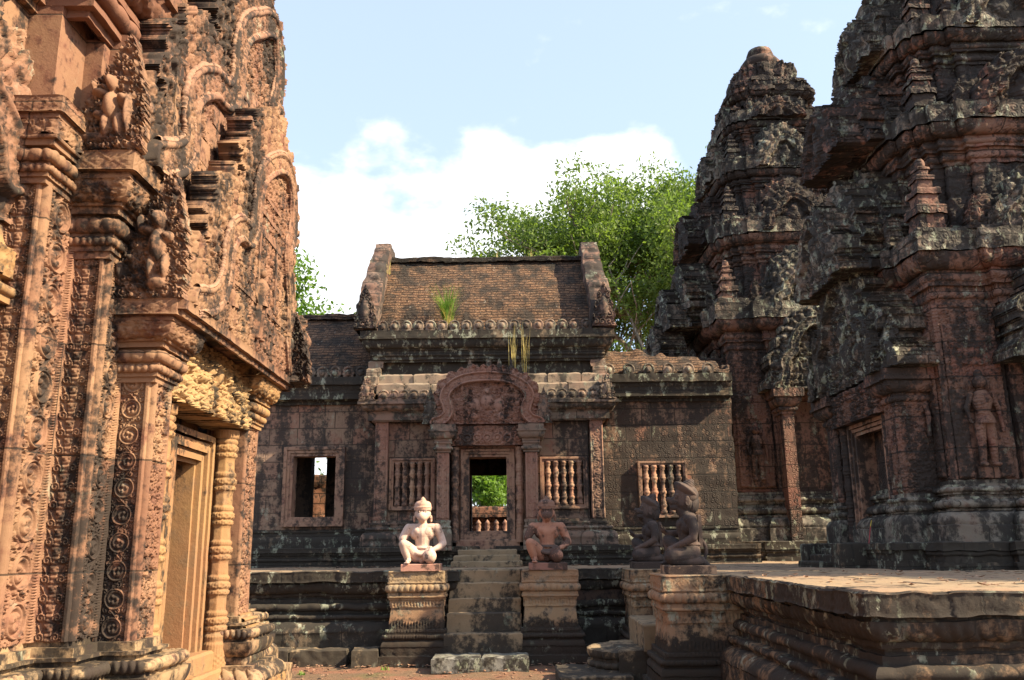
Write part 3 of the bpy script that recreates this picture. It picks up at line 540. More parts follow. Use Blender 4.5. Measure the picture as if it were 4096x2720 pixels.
# carved storeys inside the scene
box(D, -2.12, -2.065, 6.62, 7.35, 3.40, 3.45, .02); box(D, -2.12, -2.065, 6.78, 7.55, 4.02, 4.09, .02); box(D, -2.12, -2.065, 6.9, 7.5, 4.20, 4.25, .02); box(D, -2.12, -2.065, 7.0, 7.45, 4.36, 4.40, .02); box(D, -2.12, -2.065, 6.88, 6.93, 3.45, 4.03, .02); box(D, -2.12, -2.065, 7.38, 7.43, 3.45, 4.03, .02)
PED_FIGS = D
for r__, (z_, h__, ys_) in enumerate([(3.05, .34, np.arange(6.15, 7.8, .13)), (3.46, .30, np.arange(6.28, 7.7, .145)), (3.78, .24, np.arange(6.85, 7.6, .13)), (3.10, .62, [6.98]), (4.10, .22, [7.05, 7.2, 7.35]), (4.42, .2, [7.15, 7.3, 7.45])]):
    for y_ in ys_: figure(D, (-2.118 + rg.uniform(0, .012), y_ + rg.uniform(-.02, .02), z_ + rg.uniform(0, .03)), Y1, X1, h__ * rg.uniform(.85, 1.1), 1.2)
box(D, -2.12, -2.065, 6.2, 7.85, 3.40, 3.43, .02)
D.build('lower_pediment', M['shrine'], L, True)
D = MB(); pediment(D, (-2.35, 0, 0), Y1, X1, CU, 3.87, .11, .46, .20, .0095, .030, 9, .065, [(7.2, 4.9, .12, .05), (7.35, 5.1, .1, .05), (7.3, 5.35, .09, .05)] + [(6.95 + .14 * (i % 6), 4.75 + .13 * (i // 6), .05, .045) for i in range(30)], .042, .27, 5.06, .002)
D.build('upper_pediment', M['shrine_top'], L, True)
def ribs(par, x_, curve, wb, z0, r1, umin):
    C = smoothpoly(curve, 8); C = C[(C[:, 0] > umin) & (C[:, 1] > z0)]; T_ = np.gradient(C, axis=0); T_ /= np.linalg.norm(T_, axis=1)[:, None]; Nn = np.stack([-T_[:, 1], T_[:, 0]], -1)
    for s_, rr in ((1, r1), (-1, r1 * .8)):
        m = MB(); Q = C + Nn * wb * .92 * s_; k = np.linspace(0, len(Q) - 1, len(Q) * 3 - 2); Q = np.stack([np.interp(k, np.arange(len(Q)), Q[:, j]) for j in (0, 1)], -1); N3 = np.stack([np.interp(k, np.arange(len(Nn)), Nn[:, j]) for j in (0, 1)], -1)
        for dd, r_ in ((.75 * rr, rr * .55), (-.55 * rr, rr * .42), (.1 * rr, rr * .5)):
            q = Q + N3 * dd; rv = r_ * (1 + .16 * np.sin(np.arange(len(q)) * 1.6) + .25 * vnoise(np.stack([k * .5, k * 0, k * 0 + dd], -1), 4)); tube(m, np.stack([np.full(len(q), x_), q[:, 0], q[:, 1]], -1), rv, 8)
        m.v = [weather(v, .006, 16.0) for v in m.v]; m.build('border_rib', M['shrine_rib'], par, True)
LP = bpy.data.objects['lower_pediment']; UP = bpy.data.objects['upper_pediment']
ribs(LP, -2.052, CL, .085, 3.03, .033, 5.45); ribs(UP, -2.295, CU, .11, 3.9, .042, 5.1)
# cornice slab under each pediment
D = MB(); S, _ = segs(2.90, 0, [('f', .04, .02, bead(.025), .008), ('f', .06, .05, lozenge(.07), .008), ('s', .001, 0)]); sweep(D, [(-2.5, 5.40), (-2.10, 5.40), (-2.10, 8.12), (-2.5, 8.12)], S, .02, False, .003)
box(D, -2.52, -2.12, 5.42, 8.10, 2.985, 3.0, .1, .003); box(D, -2.6, -2.33, 5.82, 7.52, 2.90, 2.984, .1, .003); D.build('cornice', M['shrine'], L)
# side panels of the pediments: creature heads under leaf crests, turned to the approach
def crest(nm, O, w_, h_, figs, mat, seed, lean=.25, U=X1, N=nY, back=.05):
    us = np.arange(-.02, w_ + .1, .007); vs = np.arange(0, h_, .007); A, B_ = np.meshgrid(us, vs, indexing='ij'); t = B_ / h_
    half = w_ * .5 * np.clip(1.05 - t ** 1.7, 0, 1) * (1 + .03 * np.sin(B_ * 70)); c = w_ * .5 + lean * w_ * t; m = np.abs(A - c) < half
    Hh = .05 * curls(A, B_, .055, seed) + .02
    for (fx, fy, rx, ry, fh) in figs:
        Hh = np.maximum(Hh, fh * np.sqrt(np.clip(1 - ((A - fx * w_) / (rx * w_)) ** 2 - ((B_ - fy * h_) / (ry * h_)) ** 2, 0, 1)))
    D = MB(); slabfield(D, O, U, Z1, N, us, vs, Hh, m, back); return D.build(nm, mat, L, True)
# a makara: snout, jaw, eye; and a rearing guardian with raised arm
fg = [(.16, .13, .13, .06, .05), (.30, .27, .12, .055, .06), (.40, .17, .12, .04, .06), (.28, .30, .05, .03, .135), (.12, .22, .07, .09, .10), (.62, .40, .13, .15, .15), (.62, .60, .10, .075, .17), (.62, .585, .05, .03, .19), (.45, .52, .14, .04, .12), (.36, .58, .05, .08, .12), (.75, .47, .10, .05, .13), (.55, .24, .07, .12, .12), (.74, .24, .07, .12, .12), (.64, .12, .18, .07, .10)]
crest('makara_corner', (-2.53, 5.37, 3.0), .46, .86, fg, M['shrine_top'], 41)
crest('guardian_corner', (-2.72, 5.05, 3.87), .44, .78, [(.15, .14, .13, .08, .09), (.30, .10, .3, .05, .08), (.55, .36, .12, .14, .13), (.55, .55, .08, .07, .15), (.38, .47, .13, .04, .12), (.30, .55, .04, .09, .12), (.72, .42, .10, .05, .12), (.5, .2, .08, .12, .11), (.68, .2, .08, .12, .11), (.4, .28, .12, .05, .10), (.8, .3, .06, .2, .12)], M['shrine_top'], 43)
crest('serpent_corner', (-2.30, 8.02, 2.96), .42, .70, [(.3, .3, .2, .2, .12), (.5, .5, .2, .15, .12), (.4, .15, .3, .1, .10)], M['shrine_top'], 44, .1, X1, nY, .10)
crest('serpent_corner', (-2.02, 7.95, 2.96), .34, .68, [(.4, .35, .25, .25, .10), (.5, .6, .2, .15, .12)], M['shrine_top'], 46, .1, Y1, X1, .10)
# body above the pilasters, eaves cornice, vault behind the pediments
D = MB(); box(D, -3.6, -2.90, 4.9, 8.9, 3.9, 4.72, .1, .01, .004); box(D, -3.4, -2.64, 5.15, 8.1, 3.86, 4.72, .1, .01, .004); D.build('upper_wall', M['shrine'], L)
D = MB(); S, _ = segs(4.70, 0, [('f', .05, .04), ('f', .04, .09), ('f', .04, .07), ('t', .11, .06, bead(.16), .02), ('f', .05, .13), ('f', .05, .10), ('v', .16, .24, foliage(.09), .03), ('f', .05, .30), ('f', .14, .27, lozenge(.2), .02), ('s', .02, 0)])
sweep(D, [(-3.9, 4.92), (-2.66, 4.92), (-2.66, 8.3), (-3.5, 8.3)], S, .02, False, .004); sweep(D, [(-5, 4.2), (-2.95, 4.2), (-2.95, 4.92)], S, .03, False, .004); box(D, -3.9, -2.67, 4.93, 8.3, 4.7, 5.39, .3, .004, 0); box(D, -5, -2.96, 2.0, 4.93, 4.71, 5.38, .3, .004, 0); D.build('eaves_cornice', M['shrine'], L)
D = MB()
for i in range(7):
    y_ = 5.2 + i * .42; box(D, -2.85, -2.60 + .02 * rg.uniform(-1, 1), y_, y_ + .40, 5.39, 5.62, .05, .015, .008)
S, _ = segs(5.38, 0, [('f', .2, .0), ('c', 1.4, -.75)]); sweep(D, rect(-4.2, -2.6, 5.6, 8.15), S, .08, True, .01, 6, .01, cap=True)
for k_ in range(5):   # stepped blocks behind the flames
    box(D, -2.62, -2.60, 5.55 + k_ * .32, 8.1, 4.72 + k_ * .42, 5.13 + k_ * .42, .06, .012, .008)
for k_ in range(8): box(D, -2.40, -2.315, 5.70 + k_ * .15, 5.93 + k_ * .21, 3.9 + k_ * .20, 4.09 + k_ * .20, .03, .008, .006)
for k_ in range(6): box(D, -2.40, -2.318, 5.9 + k_ * .17, 7.95, 3.9 + k_ * .22, 4.11 + k_ * .22, .05, .008, .006)
D.build('stepped_blocks', M['shrine_top'], L)
# smaller side pediment at the frame edge
C3 = [(1.9, 3.4), (2.2, 3.55), (2.5, 3.9), (2.9, 4.2), (3.5, 4.4), (4.1, 4.2), (4.4, 3.95), (4.62, 3.82), (4.72, 3.6)]
D = MB(); pediment(D, (-2.93, 0, 0), Y1, X1, [(a, b - .02) for a, b in C3], 3.30, .11, .50, .10, .012, .03, 15, .075, None, .045, None, None, .002); D.build('side_pediment', M['shrine_top'], L, True)
D = MB(); S, _ = segs(2.72, 0, [('f', .10, .03), ('f', .04, .10), ('t', .06, .03), ('f', .05, .06), ('f', .16, .10, foliage(.06), .02), ('v', .14, .04)]); sweep(D, [(-2.94, 2.0), (-2.94, 4.70), (-3.0, 4.70)], S, .015, False, .003)
relief(D, (-2.93, 2.2, 3.02), Y1, Z1, X1, 2.3, .5, .012, lambda u, v: curls(u, v, .11, 19), .05); D.build('side_lintel', M['shrine_ochre'], L, True)

# ============================================================ TERRACE, STEPS, PEDESTALS
T = thing('stone_terrace', 'dark moulded stone terrace with lichen along its rim, under the gate and towers', 'terrace', (0, 14, 0))
TP = [('f', .16, .36), ('f', .22, .26, lozenge(.28), .010), ('c', .13, .12), ('f', .03, .14), ('t', .05, .03, bead(.05), .015), ('f', .05, .06), ('t', .10, .05), ('f', .05, .03), ('f', .04, .0), ('f', .05, .03, bead(.04), .01), ('v', .12, .13, petal(.09), .014), ('f', .03, .10), ('f', .135, .17, lozenge(.22), .010), ('s', .012, .155)]
S, _ = segs(0, 0, [(k[0], k[1] * 1.17 / 1.177) + tuple(k[2:]) for k in TP])
mb = MB(); sweep(mb, [(-9.5, 13.1), (-3.82, 13.1), (-3.82, 12.66), (-.95, 12.66), (-.95, 13.0), (.14, 13.0), (.14, 13.1), (2.36, 13.1), (2.36, 12.9)], S, .022, False, .013, 7, .018, (.62, .4))
mb.build('terrace_moulding', M['terrace'], T)
mb = MB()
def paving(x0, x1, y0, y1, z, sx_=.7, sy_=.5, sd_=3):
    x0 += .035 if x0 > -5 else 0; y0 += .035
    r_ = random.Random(sd_); y = y0
    while y < y1 - .01:
        yb = min(y1, y + sy_ * r_.uniform(.7, 1.3)); x = x0
        while x < x1 - .01:
            xb = min(x1, x + sx_ * r_.uniform(.6, 1.4)); box(mb, x + .004, xb - .004, y + .004, yb - .004, z - .08, z + r_.uniform(-.007, .004), .11, .010, .004); x = xb
        y = yb
for i, (a, b, c, d) in enumerate([(-3.98, -.95, 12.50, 13.3), (-9.5, 2.2, 13.3, 15.6), (-.95, .14, 12.86, 13.3), (.14, 2.2, 12.95, 13.3)]): paving(a, b, c, d, 1.172, .7, .5, 3 + i)
mb.build('terrace_paving', M['paving'], T)
mb = MB(); box(mb, -9.5, 2.3, 13.05, 22, .2, 1.12, 1.0, .01, 0); box(mb, -3.78, -.95, 12.7, 13.1, .2, 1.12, .5, .01, 0); box(mb, 2.3, 12, 5.8, 26, .2, 1.12, 1.0, .01, 0); mb.build('terrace_core', M['dark'], T)
# right-hand platform the towers stand on
mb = MB(); sweep(mb, [(2.28, 12.9), (2.28, 5.73), (9.5, 5.73)], S, .016, False, .010, 7, .014, (.8, .5)); mb.build('platform_moulding', M['platform'], T)
mb = MB(); 
for i, (a, b, c, d) in enumerate([(2.12, 8.5, 5.57, 9.6), (2.12, 4.7, 9.6, 14.2), (2.2, 8.0, 14.2, 21.0), (4.7, 9.0, 13.7, 14.2)]): paving(a, b, c, d, 1.174, .95, .62, 23 + i)
mb.build('platform_paving', M['paving'], T)

def pedestal(x0, x1, y0, y1, label, seed):
    t = thing('statue_pedestal', label, 'pedestal', ((x0 + x1) / 2, (y0 + y1) / 2, 0))
    S, _ = segs(-.02, .12, [('f', .12, .12), ('f', .11, .075, lozenge(.12), .012), ('c', .07, .03), ('f', .02, .04), ('t', .045, .022, bead(.03), .016), ('f', .02, .025), ('f', .045, .02, petal(.04), .010), ('f', .10, -.02, leafteeth(.04), .013), ('s', .16, -.035), ('f', .09, -.03, leafteeth(.045), .014), ('f', .02, -.012), ('t', .03, .015, bead(.022), .010), ('f', .03, .0), ('f', .015, -.008), ('t', .085, .030, bead(.075), .020), ('f', .018, 0), ('f', .012, .01, bead(.02), .006), ('f', .13, 0, lozenge(.14), .013), ('s', .010, -.010)])
    z_end = S[-1][0][-1][1]; k_ = 1.172 / z_end
    for i, s_ in enumerate(S): s_[0][:, 1] = s_[0][:, 1] * k_
    m = MB(); sweep(m, rect(x0, x1, y0, y1), S, .011, True, .004, 9, .005, (.9, .36), cap=True); m.build('moulded_block', M['ped'], t); return t
pedestal(-1.67, -.93, 12.10, 12.95, 'ochre moulded pedestal left of the central steps, carrying the pale guardian', 1)
pedestal(.10, .84, 12.10, 12.95, 'ochre moulded pedestal right of the central steps, carrying the two-tone guardian', 2)
pedestal(1.49, 2.31, 9.17, 10.02, 'ochre moulded pedestal joined to the near platform edge, carrying the nearest dark guardian', 3)
pedestal(1.49, 2.31, 11.70, 12.62, 'ochre moulded pedestal beside the side steps, carrying the farther dark guardian', 4)

St = thing('stone_steps', 'worn brown stone stairway climbing between the two front pedestals', 'steps', (-.41, 12.4, 0))
def stairs(par, items, mat):
    for (x0, x1, y0, y1, z0, z1) in items:
        m = MB(); box(m, x0, x1, y0, y1, z0, z1, .022, .016, .008, .0); m.build('step', mat, par)
stairs(St, [(-.93, .10, 11.96, 13.0, 0.0, .13), (-.925, .095, 12.02, 13.0, .131, .38), (-.905, .085, 12.28, 13.0, .381, .62), (-.90, .085, 12.46, 13.0, .621, .80), (-.895, .08, 12.58, 13.0, .801, 1.0), (-.895, .08, 12.72, 13.1, 1.001, 1.168)], M['step'])
Ss = thing('side_steps', 'short stone stairway with a rounded lowest step between the two dark guardians', 'steps', (1.6, 10.9, 0))
stairs(Ss, [(1.15, 2.3, 10.30, 11.42, .0, .34), (1.42, 2.3, 10.20, 11.52, .341, .62), (1.72, 2.3, 10.20, 11.52, .621, .90), (2.0, 2.3, 10.2, 11.52, .901, 1.16)], M['step'])
m = MB(); th = np.linspace(R(90), R(270), 40); ring = [(1.30 + (.42 + .018 * math.cos(t * 22)) * math.cos(t), 10.86 + (.52 + .018 * math.cos(t * 22)) * math.sin(t)) for t in th]
S, _ = segs(0, .06, [('f', .07, .06), ('c', .05, .0), ('t', .07, .03), ('f', .03, -.01), ('v', .09, .03), ('s', .015, .0)]); sweep(m, ring, S, .02, True, .006, cap=True); m.build('rounded_step', M['step'], Ss)
m = MB(); sweep(m, [(x - .28, y - .25) for x, y in [(.75, 10.3), (1.55, 10.3), (1.55, 11.4), (.75, 11.4)]], segs(0, 0, [('f', .085, 0), ('s', .015, -.015)])[0], .03, True, .012, cap=True); m.build('foot_slab', M['step'], Ss)
# loose blocks in front
def block(x0, x1, y0, y1, z1, mat, label, rot=0, grp=None, er=.012):
    m = MB(); cx, cy = (x0 + x1) / 2, (y0 + y1) / 2; box(m, x0 - cx, x1 - cx, y0 - cy, y1 - cy, -.03, z1, .02, .014, er); o = m.build('stone_block', mat); o.location = (cx, cy, 0); o.rotation_euler = (0, 0, R(rot)); tag(o, label, 'stone block', grp); return o
g_ = 'loose foot stones round the central steps'
block(-1.03, -.43, 11.40, 11.92, .15, M['slab'], 'whitish lichen-grey block on the ground before the steps, left one of the pair', 1, g_)
block(-.415, .17, 11.44, 11.93, .15, M['slab'], 'whitish lichen-grey block on the ground before the steps, right one of the pair', -1, g_)
block(-2.12, -1.78, 11.9, 12.5, .20, M['step'], 'dark squared block at the left foot of the pale guardian pedestal', 5, g_)
block(.98, 1.30, 12.0, 12.5, .17, M['step'], 'reddish squared block between front pedestal and side stairs', -8, g_)
block(-3.8, -2.95, 12.05, 12.5, .20, M['step'], 'long dark kerb block at the terrace foot, farthest left in the row', 0, g_)
block(-2.93, -2.2, 12.08, 12.5, .19, M['step'], 'long dark kerb block at the terrace foot, middle of the row', 1, g_)
block(-2.35, -2.02, 8.2, 8.72, .13, M['step'], 'dark low block beside the foot of the carved shrine', 8, g_)
block(-2.52, -2.30, 7.95, 8.35, .20, M['ped'], 'small sandy block tucked against the carved shrine foot', 2, g_)

# ============================================================ GATE PAVILION
GX = -.43
Gt = thing('gate_pavilion', 'brick-roofed sandstone gate pavilion with pediment above its central doorway', 'gatehouse', (GX, 16.2, 1.17))
def bld(m, name, mat, smooth=False, par=None): return m.build(name, mat, par or Gt, smooth)
# base mouldings of the body
m = MB(); S, _ = segs(1.17, 0, [('f', .03, .34), ('f', .06, .28), ('t', .06, .03), ('f', .05, .27, bead(.05), .01), ('f', .04, .31), ('f', .07, .34, lozenge(.15), .006), ('s', .01, .33)])
sweep(m, [(-4.9, 15.75), (-2.55, 15.75), (-2.55, 15.05), (-.90, 15.05), (-.90, 15.3), (.04, 15.3), (.04, 15.05), (1.69, 15.05), (1.69, 15.75), (4.2, 15.75)], S, .03, False, .006, 8, .004)
box(m, -2.8, 1.95, 14.74, 15.7, 1.40, 1.435, .2, .01); bld(m, 'plinth', M['terrace'])
m = MB(); S, _ = segs(1.43, 0, [('f', .18, .18, lozenge(.14), .012), ('c', .12, .08, petal(.09), .012), ('f', .03, .09), ('t', .05, .02, bead(.04), .01), ('f', .05, .04), ('f', .03, .06), ('f', .04, .01)])
for pl in ([(-2.38, 15.9), (-2.38, 15.2), (-2.15, 15.2), (-2.15, 15.26), (-1.28, 15.26)], [(.42, 15.26), (1.30, 15.26), (1.30, 15.2), (1.55, 15.2), (1.55, 15.9)]): m = MB(); sweep(m, pl, S, .018, False, .005, 9, .004); bld(m, 'body_base', M['cornice'])
# walls round the openings
def wallbox(m, x0, x1, z0, z1, y0, y1, res=.06): box(m, x0, x1, y0, y1, z0, z1, res, .006, .004, .006)
for (a, b) in ((-2.15, -1.26), (.40, 1.30)):
    m = MB(); wa, wb = (-2.12, -1.36) if a < 0 else (.47, 1.26)
    wallbox(m, a, wa, 1.9, 3.62, 15.3, 15.6); wallbox(m, wb, b, 1.9, 3.62, 15.301, 15.6); wallbox(m, wa, wb, 1.9, 2.10, 15.302, 15.6); wallbox(m, wa, wb, 2.97, 3.62, 15.302, 15.6); bld(m, 'wall', M['wall'])
for xp_ in (-2.38, 1.32): m = MB(); relief(m, (xp_, 15.2, 1.93), X1, Z1, nY, .23, 1.68, .012, bandpanel(lambda u, v: scroll(u, v, .17, .17), .23, .03, False), .025); box(m, xp_, xp_ + .23, 15.203, 15.8, 1.9, 3.62, .1, .004); bld(m, 'corner_pilaster', M['gate_red'])
# window frames with balusters
def frame(m, x0, x1, z0, z1, y, t=.045, n=3, dep=.12, sill=True):
    for i in range(n):
        a, b, c, d = x0 + i * t, x1 - i * t, z0 + i * t, z1 - i * t; yy = y + i * .022
        box(m, a, a + t, yy, y + dep, c, d, .05, .006, .002); box(m, b - t, b, yy, y + dep, c, d, .05, .006, .002); box(m, a + t, b - t, yy + .001, y + dep, d - t, d - .001, .05, .006, .002)
        if sill: box(m, a + t, b - t, yy + .001, y + dep, c + .001, c + t, .05, .006, .002)
BP = [(.040, 0), (.052, .01), (.052, .045), (.040, .055), (.046, .075), (.036, .085), (.047, .11), (.054, .13), (.047, .15), (.038, .165), (.045, .19), (.036, .2), (.034, .27), (.046, .285), (.036, .3), (.050, .325), (.056, .345), (.050, .365), (.036, .385), (.046, .405), (.034, .415), (.033, .50), (.045, .515), (.036, .53), (.050, .56), (.054, .575), (.050, .59), (.038, .61), (.046, .635), (.036, .645), (.034, .70), (.047, .72), (.040, .74), (.052, .75), (.052, .79), (.0, .791)]
def balwin(x0, x1, z0, z1, y, par):
    f = MB(); frame(f, x0, x1, z0, z1, y, .035, 2, .14); w_ = f.build('window', M['gate_plain'], par)
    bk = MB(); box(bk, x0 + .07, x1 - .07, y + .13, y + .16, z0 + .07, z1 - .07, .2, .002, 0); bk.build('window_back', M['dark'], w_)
    n = 5; wi = (x1 - x0 - .14) / n; hh = z1 - z0 - .14
    for i in range(n):
        b = MB(); lathe(b, (x0 + .07 + wi * (i + .5), y + .065, z0 + .07), np.array(BP) * np.array([1.02 * wi / .124, hh / .79]), 14); o = b.build('baluster', [M['gate_plain'], M['cornice2'], M['gate_plain'], M['gate_red']][(i * 7 + int(x0 * 10)) % 4], w_, True)
M['cornice2'] = stone('mottled baluster stone', (0.40, 0.24, 0.15), (0.36, 0.17, 0.11), (0.34, 0.25, 0.17), dark=0.40, lichen=0.3, bump=.3)
balwin(-2.13, -1.35, 2.10, 2.98, 15.24, Gt); balwin(.46, 1.27, 2.10, 2.98, 15.24, Gt)
# porch: pilasters, capitals, lintel, pediment, door
for x_ in (-1.26, .20):
    m = MB(); relief(m, (x_, 14.62, 1.93), X1, Z1, nY, .20, 1.10, .009, bandpanel(lambda u, v: urn(u, v, .13, .11), .20, .03, False), .016); box(m, x_, x_ + .20, 14.622, 15.3, 1.9, 3.05, .06, .003); bld(m, 'porch_pilaster', M['gate_red'])
S, _ = segs(1.43, .05, [('f', .26, .05), ('c', .08, .02), ('t', .05, .02), ('f', .05, .02), ('f', .04, .03)])
for x_ in (-1.26, .20): m = MB(); sweep(m, [(x_, 15.2), (x_, 14.62), (x_ + .2, 14.62), (x_ + .2, 15.2)], S, .02, False, .004); bld(m, 'pilaster_foot', M['cornice'])
S, _ = segs(3.0, 0, [('f', .04, .03), ('t', .06, .03, bead(.05), .012), ('f', .04, .03), ('t', .05, .02), ('f', .04, .05), ('v', .11, .12, petal(.07), .012), ('f', .03, .14), ('f', .09, .11), ('s', .01, 0)])
for x_ in (-1.26, .20): m = MB(); sweep(m, [(x_, 15.2), (x_, 14.62), (x_ + .2, 14.62), (x_ + .2, 15.2)], S, .015, False, .004); bld(m, 'porch_capital', M['cornice'])
m = MB(); us = np.arange(0, 1.26, .011); vs = np.arange(0, .34, .011); A, B_ = np.meshgrid(us, vs, indexing='ij')
hh = .035 * curls(A, B_, .08, 51)
for q in range(7): rr = np.hypot(A - .12 - q * .17, (B_ - .12)) / .075; hh = np.maximum(hh, .05 * np.exp(-((rr - .8) / .2) ** 2) + .04 * (rr < .4))
slabfield(m, (-1.06, 14.72, 3.13), X1, Z1, nY, us, vs, hh, A > -1, .3); box(m, -1.06, .2, 14.9, 15.5, 3.10, 3.6, .3, .004); bld(m, 'lintel', M['gate_red'], True)
CG = [(-1.30, 3.50), (-1.16, 3.55), (-1.08, 3.66), (-1.10, 3.80), (-1.14, 3.92), (-1.08, 4.06), (-.93, 4.18), (-.72, 4.25), (-.43, 4.27), (-.14, 4.25), (.07, 4.18), (.22, 4.06), (.28, 3.92), (.24, 3.80), (.22, 3.66), (.30, 3.55), (.44, 3.50)]
m = MB(); pediment(m, (0, 14.66, 0), X1, nY, CG, 3.48, .075, .16, .16, .0105, .03, 61, .055, [(-.43, 3.85, .11, .08), (-.43, 4.02, .06, .09), (-.63, 3.80, .09, .06), (-.23, 3.80, .09, .06), (-.85, 4.08, .05, .06), (0.0, 4.08, .05, .06), (-.65, 3.6, .06, .06), (-.2, 3.6, .06, .06)], .06); bld(m, 'pediment', M['gate_ped'], True)
def leafslab(m, O, U, N, w_, h_, seed, back=.1, figs=(), res=.011):
    us = np.arange(-w_, w_, res); vs = np.arange(0, h_, res); A, B_ = np.meshgrid(us, vs, indexing='ij'); t = B_ / h_
    half = w_ * np.clip(1 - t ** 2.2, 0, 1) * (.9 + .1 * np.cos(B_ / h_ * 25)); Hh = .6 * w_ * .3 * curls(A, B_, w_ * .55, seed) + .02
    Hh = np.maximum(Hh, w_ * .45 * np.sqrt(np.clip(1 - (A / (w_ * .4)) ** 2 - ((B_ - h_ * .4) / (h_ * .28)) ** 2, 0, 1)))
    slabfield(m, O, U, Z1, N, us, vs, Hh, np.abs(A) < half, back)
for xs__, q in ((-1.38, 3), (.52, 4)): m = MB(); leafslab(m, (xs__, 14.60, 3.48), X1, nY, .14, .62, q); bld(m, 'serpent_end', M['cornice'], True)
for x_, h_, w_ in [(-1.02, .20, .07), (-.88, .26, .08), (-.72, .34, .09), (-.60, .24, .07), (-.40, .33, .10), (-.22, .34, .09), (-.02, .42, .07), (.14, .36, .07), (.28, .24, .07)]:
    zb = 4.30 - .45 * (x_ + .43) ** 2; m = MB(); leafslab(m, (x_, 14.68, zb), X1, nY, w_, h_, int(x_ * 100) + 200, .12); bld(m, 'crest_stone', M['cornice'], True)
m = MB(); frame(m, -.88, .02, 1.60, 3.09, 14.86, .045, 3, .4); box(m, -1.05, -.88, 14.96, 15.4, 1.6, 3.12, .1, .005); box(m, .02, .20, 14.96, 15.4, 1.6, 3.12, .1, .005); box(m, -.95, .09, 14.80, 15.6, 1.43, 1.60, .03, .02); bld(m, 'door_frame', M['gate_plain'])
colon(.10, 14.82, 1.55, 3.12, .055, M['gate_plain'], Gt, 12); colon(-.97, 14.82, 1.55, 3.12, .055, M['gate_plain'], Gt, 12)
m = MB()   # passage inside: side walls, second frame, ceiling, floor
box(m, -1.3, -.90, 15.4, 18.2, 1.43, 3.6, .4, .004, .002); box(m, .04, .5, 15.4, 18.2, 1.43, 3.6, .4, .004, .002); box(m, -.9, .04, 15.62, 18.2, 3.10, 3.6, .4, .004, .002); box(m, -.9, .04, 15.6, 18.2, 1.43, 1.56, .2, .004, .002)
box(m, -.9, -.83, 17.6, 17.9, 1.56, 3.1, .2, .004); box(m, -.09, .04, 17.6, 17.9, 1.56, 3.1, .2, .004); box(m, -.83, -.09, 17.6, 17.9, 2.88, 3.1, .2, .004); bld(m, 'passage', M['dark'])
# front steps of the gate
m = MB()
for i, (x0, x1, y0, z0, z1) in enumerate([(-.98, .12, 14.00, 1.172, 1.26), (-.95, .08, 14.25, 1.261, 1.35), (-.90, .04, 14.5, 1.351, 1.435)]):
    m = MB(); box(m, x0, x1, y0, 14.9, z0, z1, .03, .012, .010); bld(m, 'step', M['step'])
# lower cornice, half-roof, upper wall, upper cornice
CO = [('f', .05, .04), ('t', .05, .02, bead(.05), .01), ('f', .05, .07), ('f', .03, .10), ('v', .10, .20, foliage(.07), .015), ('f', .05, .25), ('f', .03, .22), ('s', .01, .1)]
m = MB(); S, _ = segs(3.60, 0, CO)
for pl in ([(-2.40, 16.1), (-2.40, 15.18), (-1.2, 15.18)], [(.34, 15.18), (1.57, 15.18), (1.57, 16.1)]): sweep(m, pl, S, .02, False, .006, 8, .006, (.55, .9))
box(m, -2.5, 1.67, 15.1, 16.0, 3.62, 3.96, .3, .01); bld(m, 'lower_cornice', M['cornice'])
def antefix(name, xs_, y, z, par, mat, w_=.085, h_=.17):
    for x_ in xs_:
        a = MB(); ball(a, (x_, y, z + h_ * .42), w_ * .62, 12, 8, (1, .8, 1.1)); th = np.linspace(-.25, math.pi + .25, 14); tube(a, [(x_ + w_ * math.cos(t), y + .02, z + h_ * .42 + w_ * 1.15 * math.sin(t)) for t in th], w_ * .24, 6); box(a, x_ - w_, x_ + w_, y + .0, y + .10, z - .01, z + h_ * .75, .03, .01, .004); a.build(name, mat, par, True)
antefix('roof_tile_end', np.arange(-2.22, -1.50, .175), 14.98, 3.95, Gt, M['cornice']); antefix('roof_tile_end', np.arange(.68, 1.65, .175), 14.98, 3.95, Gt, M['cornice'])
m = MB(); r_ = random.Random(4)
for row, (z0, z1, ya, yb) in enumerate([(4.06, 4.27, 15.05, 15.20), (4.275, 4.47, 15.22, 15.36)]):
    x = -2.35
    while x < 1.5:
        w_ = r_.uniform(.4, .75); xb = min(1.52, x + w_)
        if not (-1.0 < (x + xb) / 2 < -.1 and row == 1): box(m, x, xb - .012, ya + r_.uniform(-.02, .02), 15.7, z0, z1 - r_.uniform(0, .02), .04, .03, .008)
        x = xb
box(m, -2.35, 1.5, 15.15, 15.75, 3.9, 4.2, .2, .01); bld(m, 'half_roof', M['cornice2x'])
m = MB(); box(m, -2.40, 1.50, 15.50, 16.4, 4.2, 4.72, .05, .01, .005, .008); bld(m, 'upper_wall', M['terrace'])
m = MB(); S, _ = segs(4.70, 0, [('f', .04, .03), ('f', .05, .07), ('t', .06, .02, bead(.06), .01), ('f', .05, .09), ('f', .03, .12), ('v', .15, .22, petal(.10), .012), ('f', .05, .27), ('f', .10, .25, lozenge(.14), .006), ('s', .02, .1)])
sweep(m, [(-2.44, 17.6), (-2.44, 15.42), (1.56, 15.42), (1.56, 17.6)], S, .022, False, .006, 8, .006, (.6, .9)); box(m, -2.5, 1.62, 15.35, 17.6, 4.9, 5.24, .3, .01); bld(m, 'upper_cornice', M['terrace'])
antefix('roof_tile_end', np.arange(-2.30, 1.45, .213), 15.20, 5.24, Gt, M['cornice'], .085, .17)
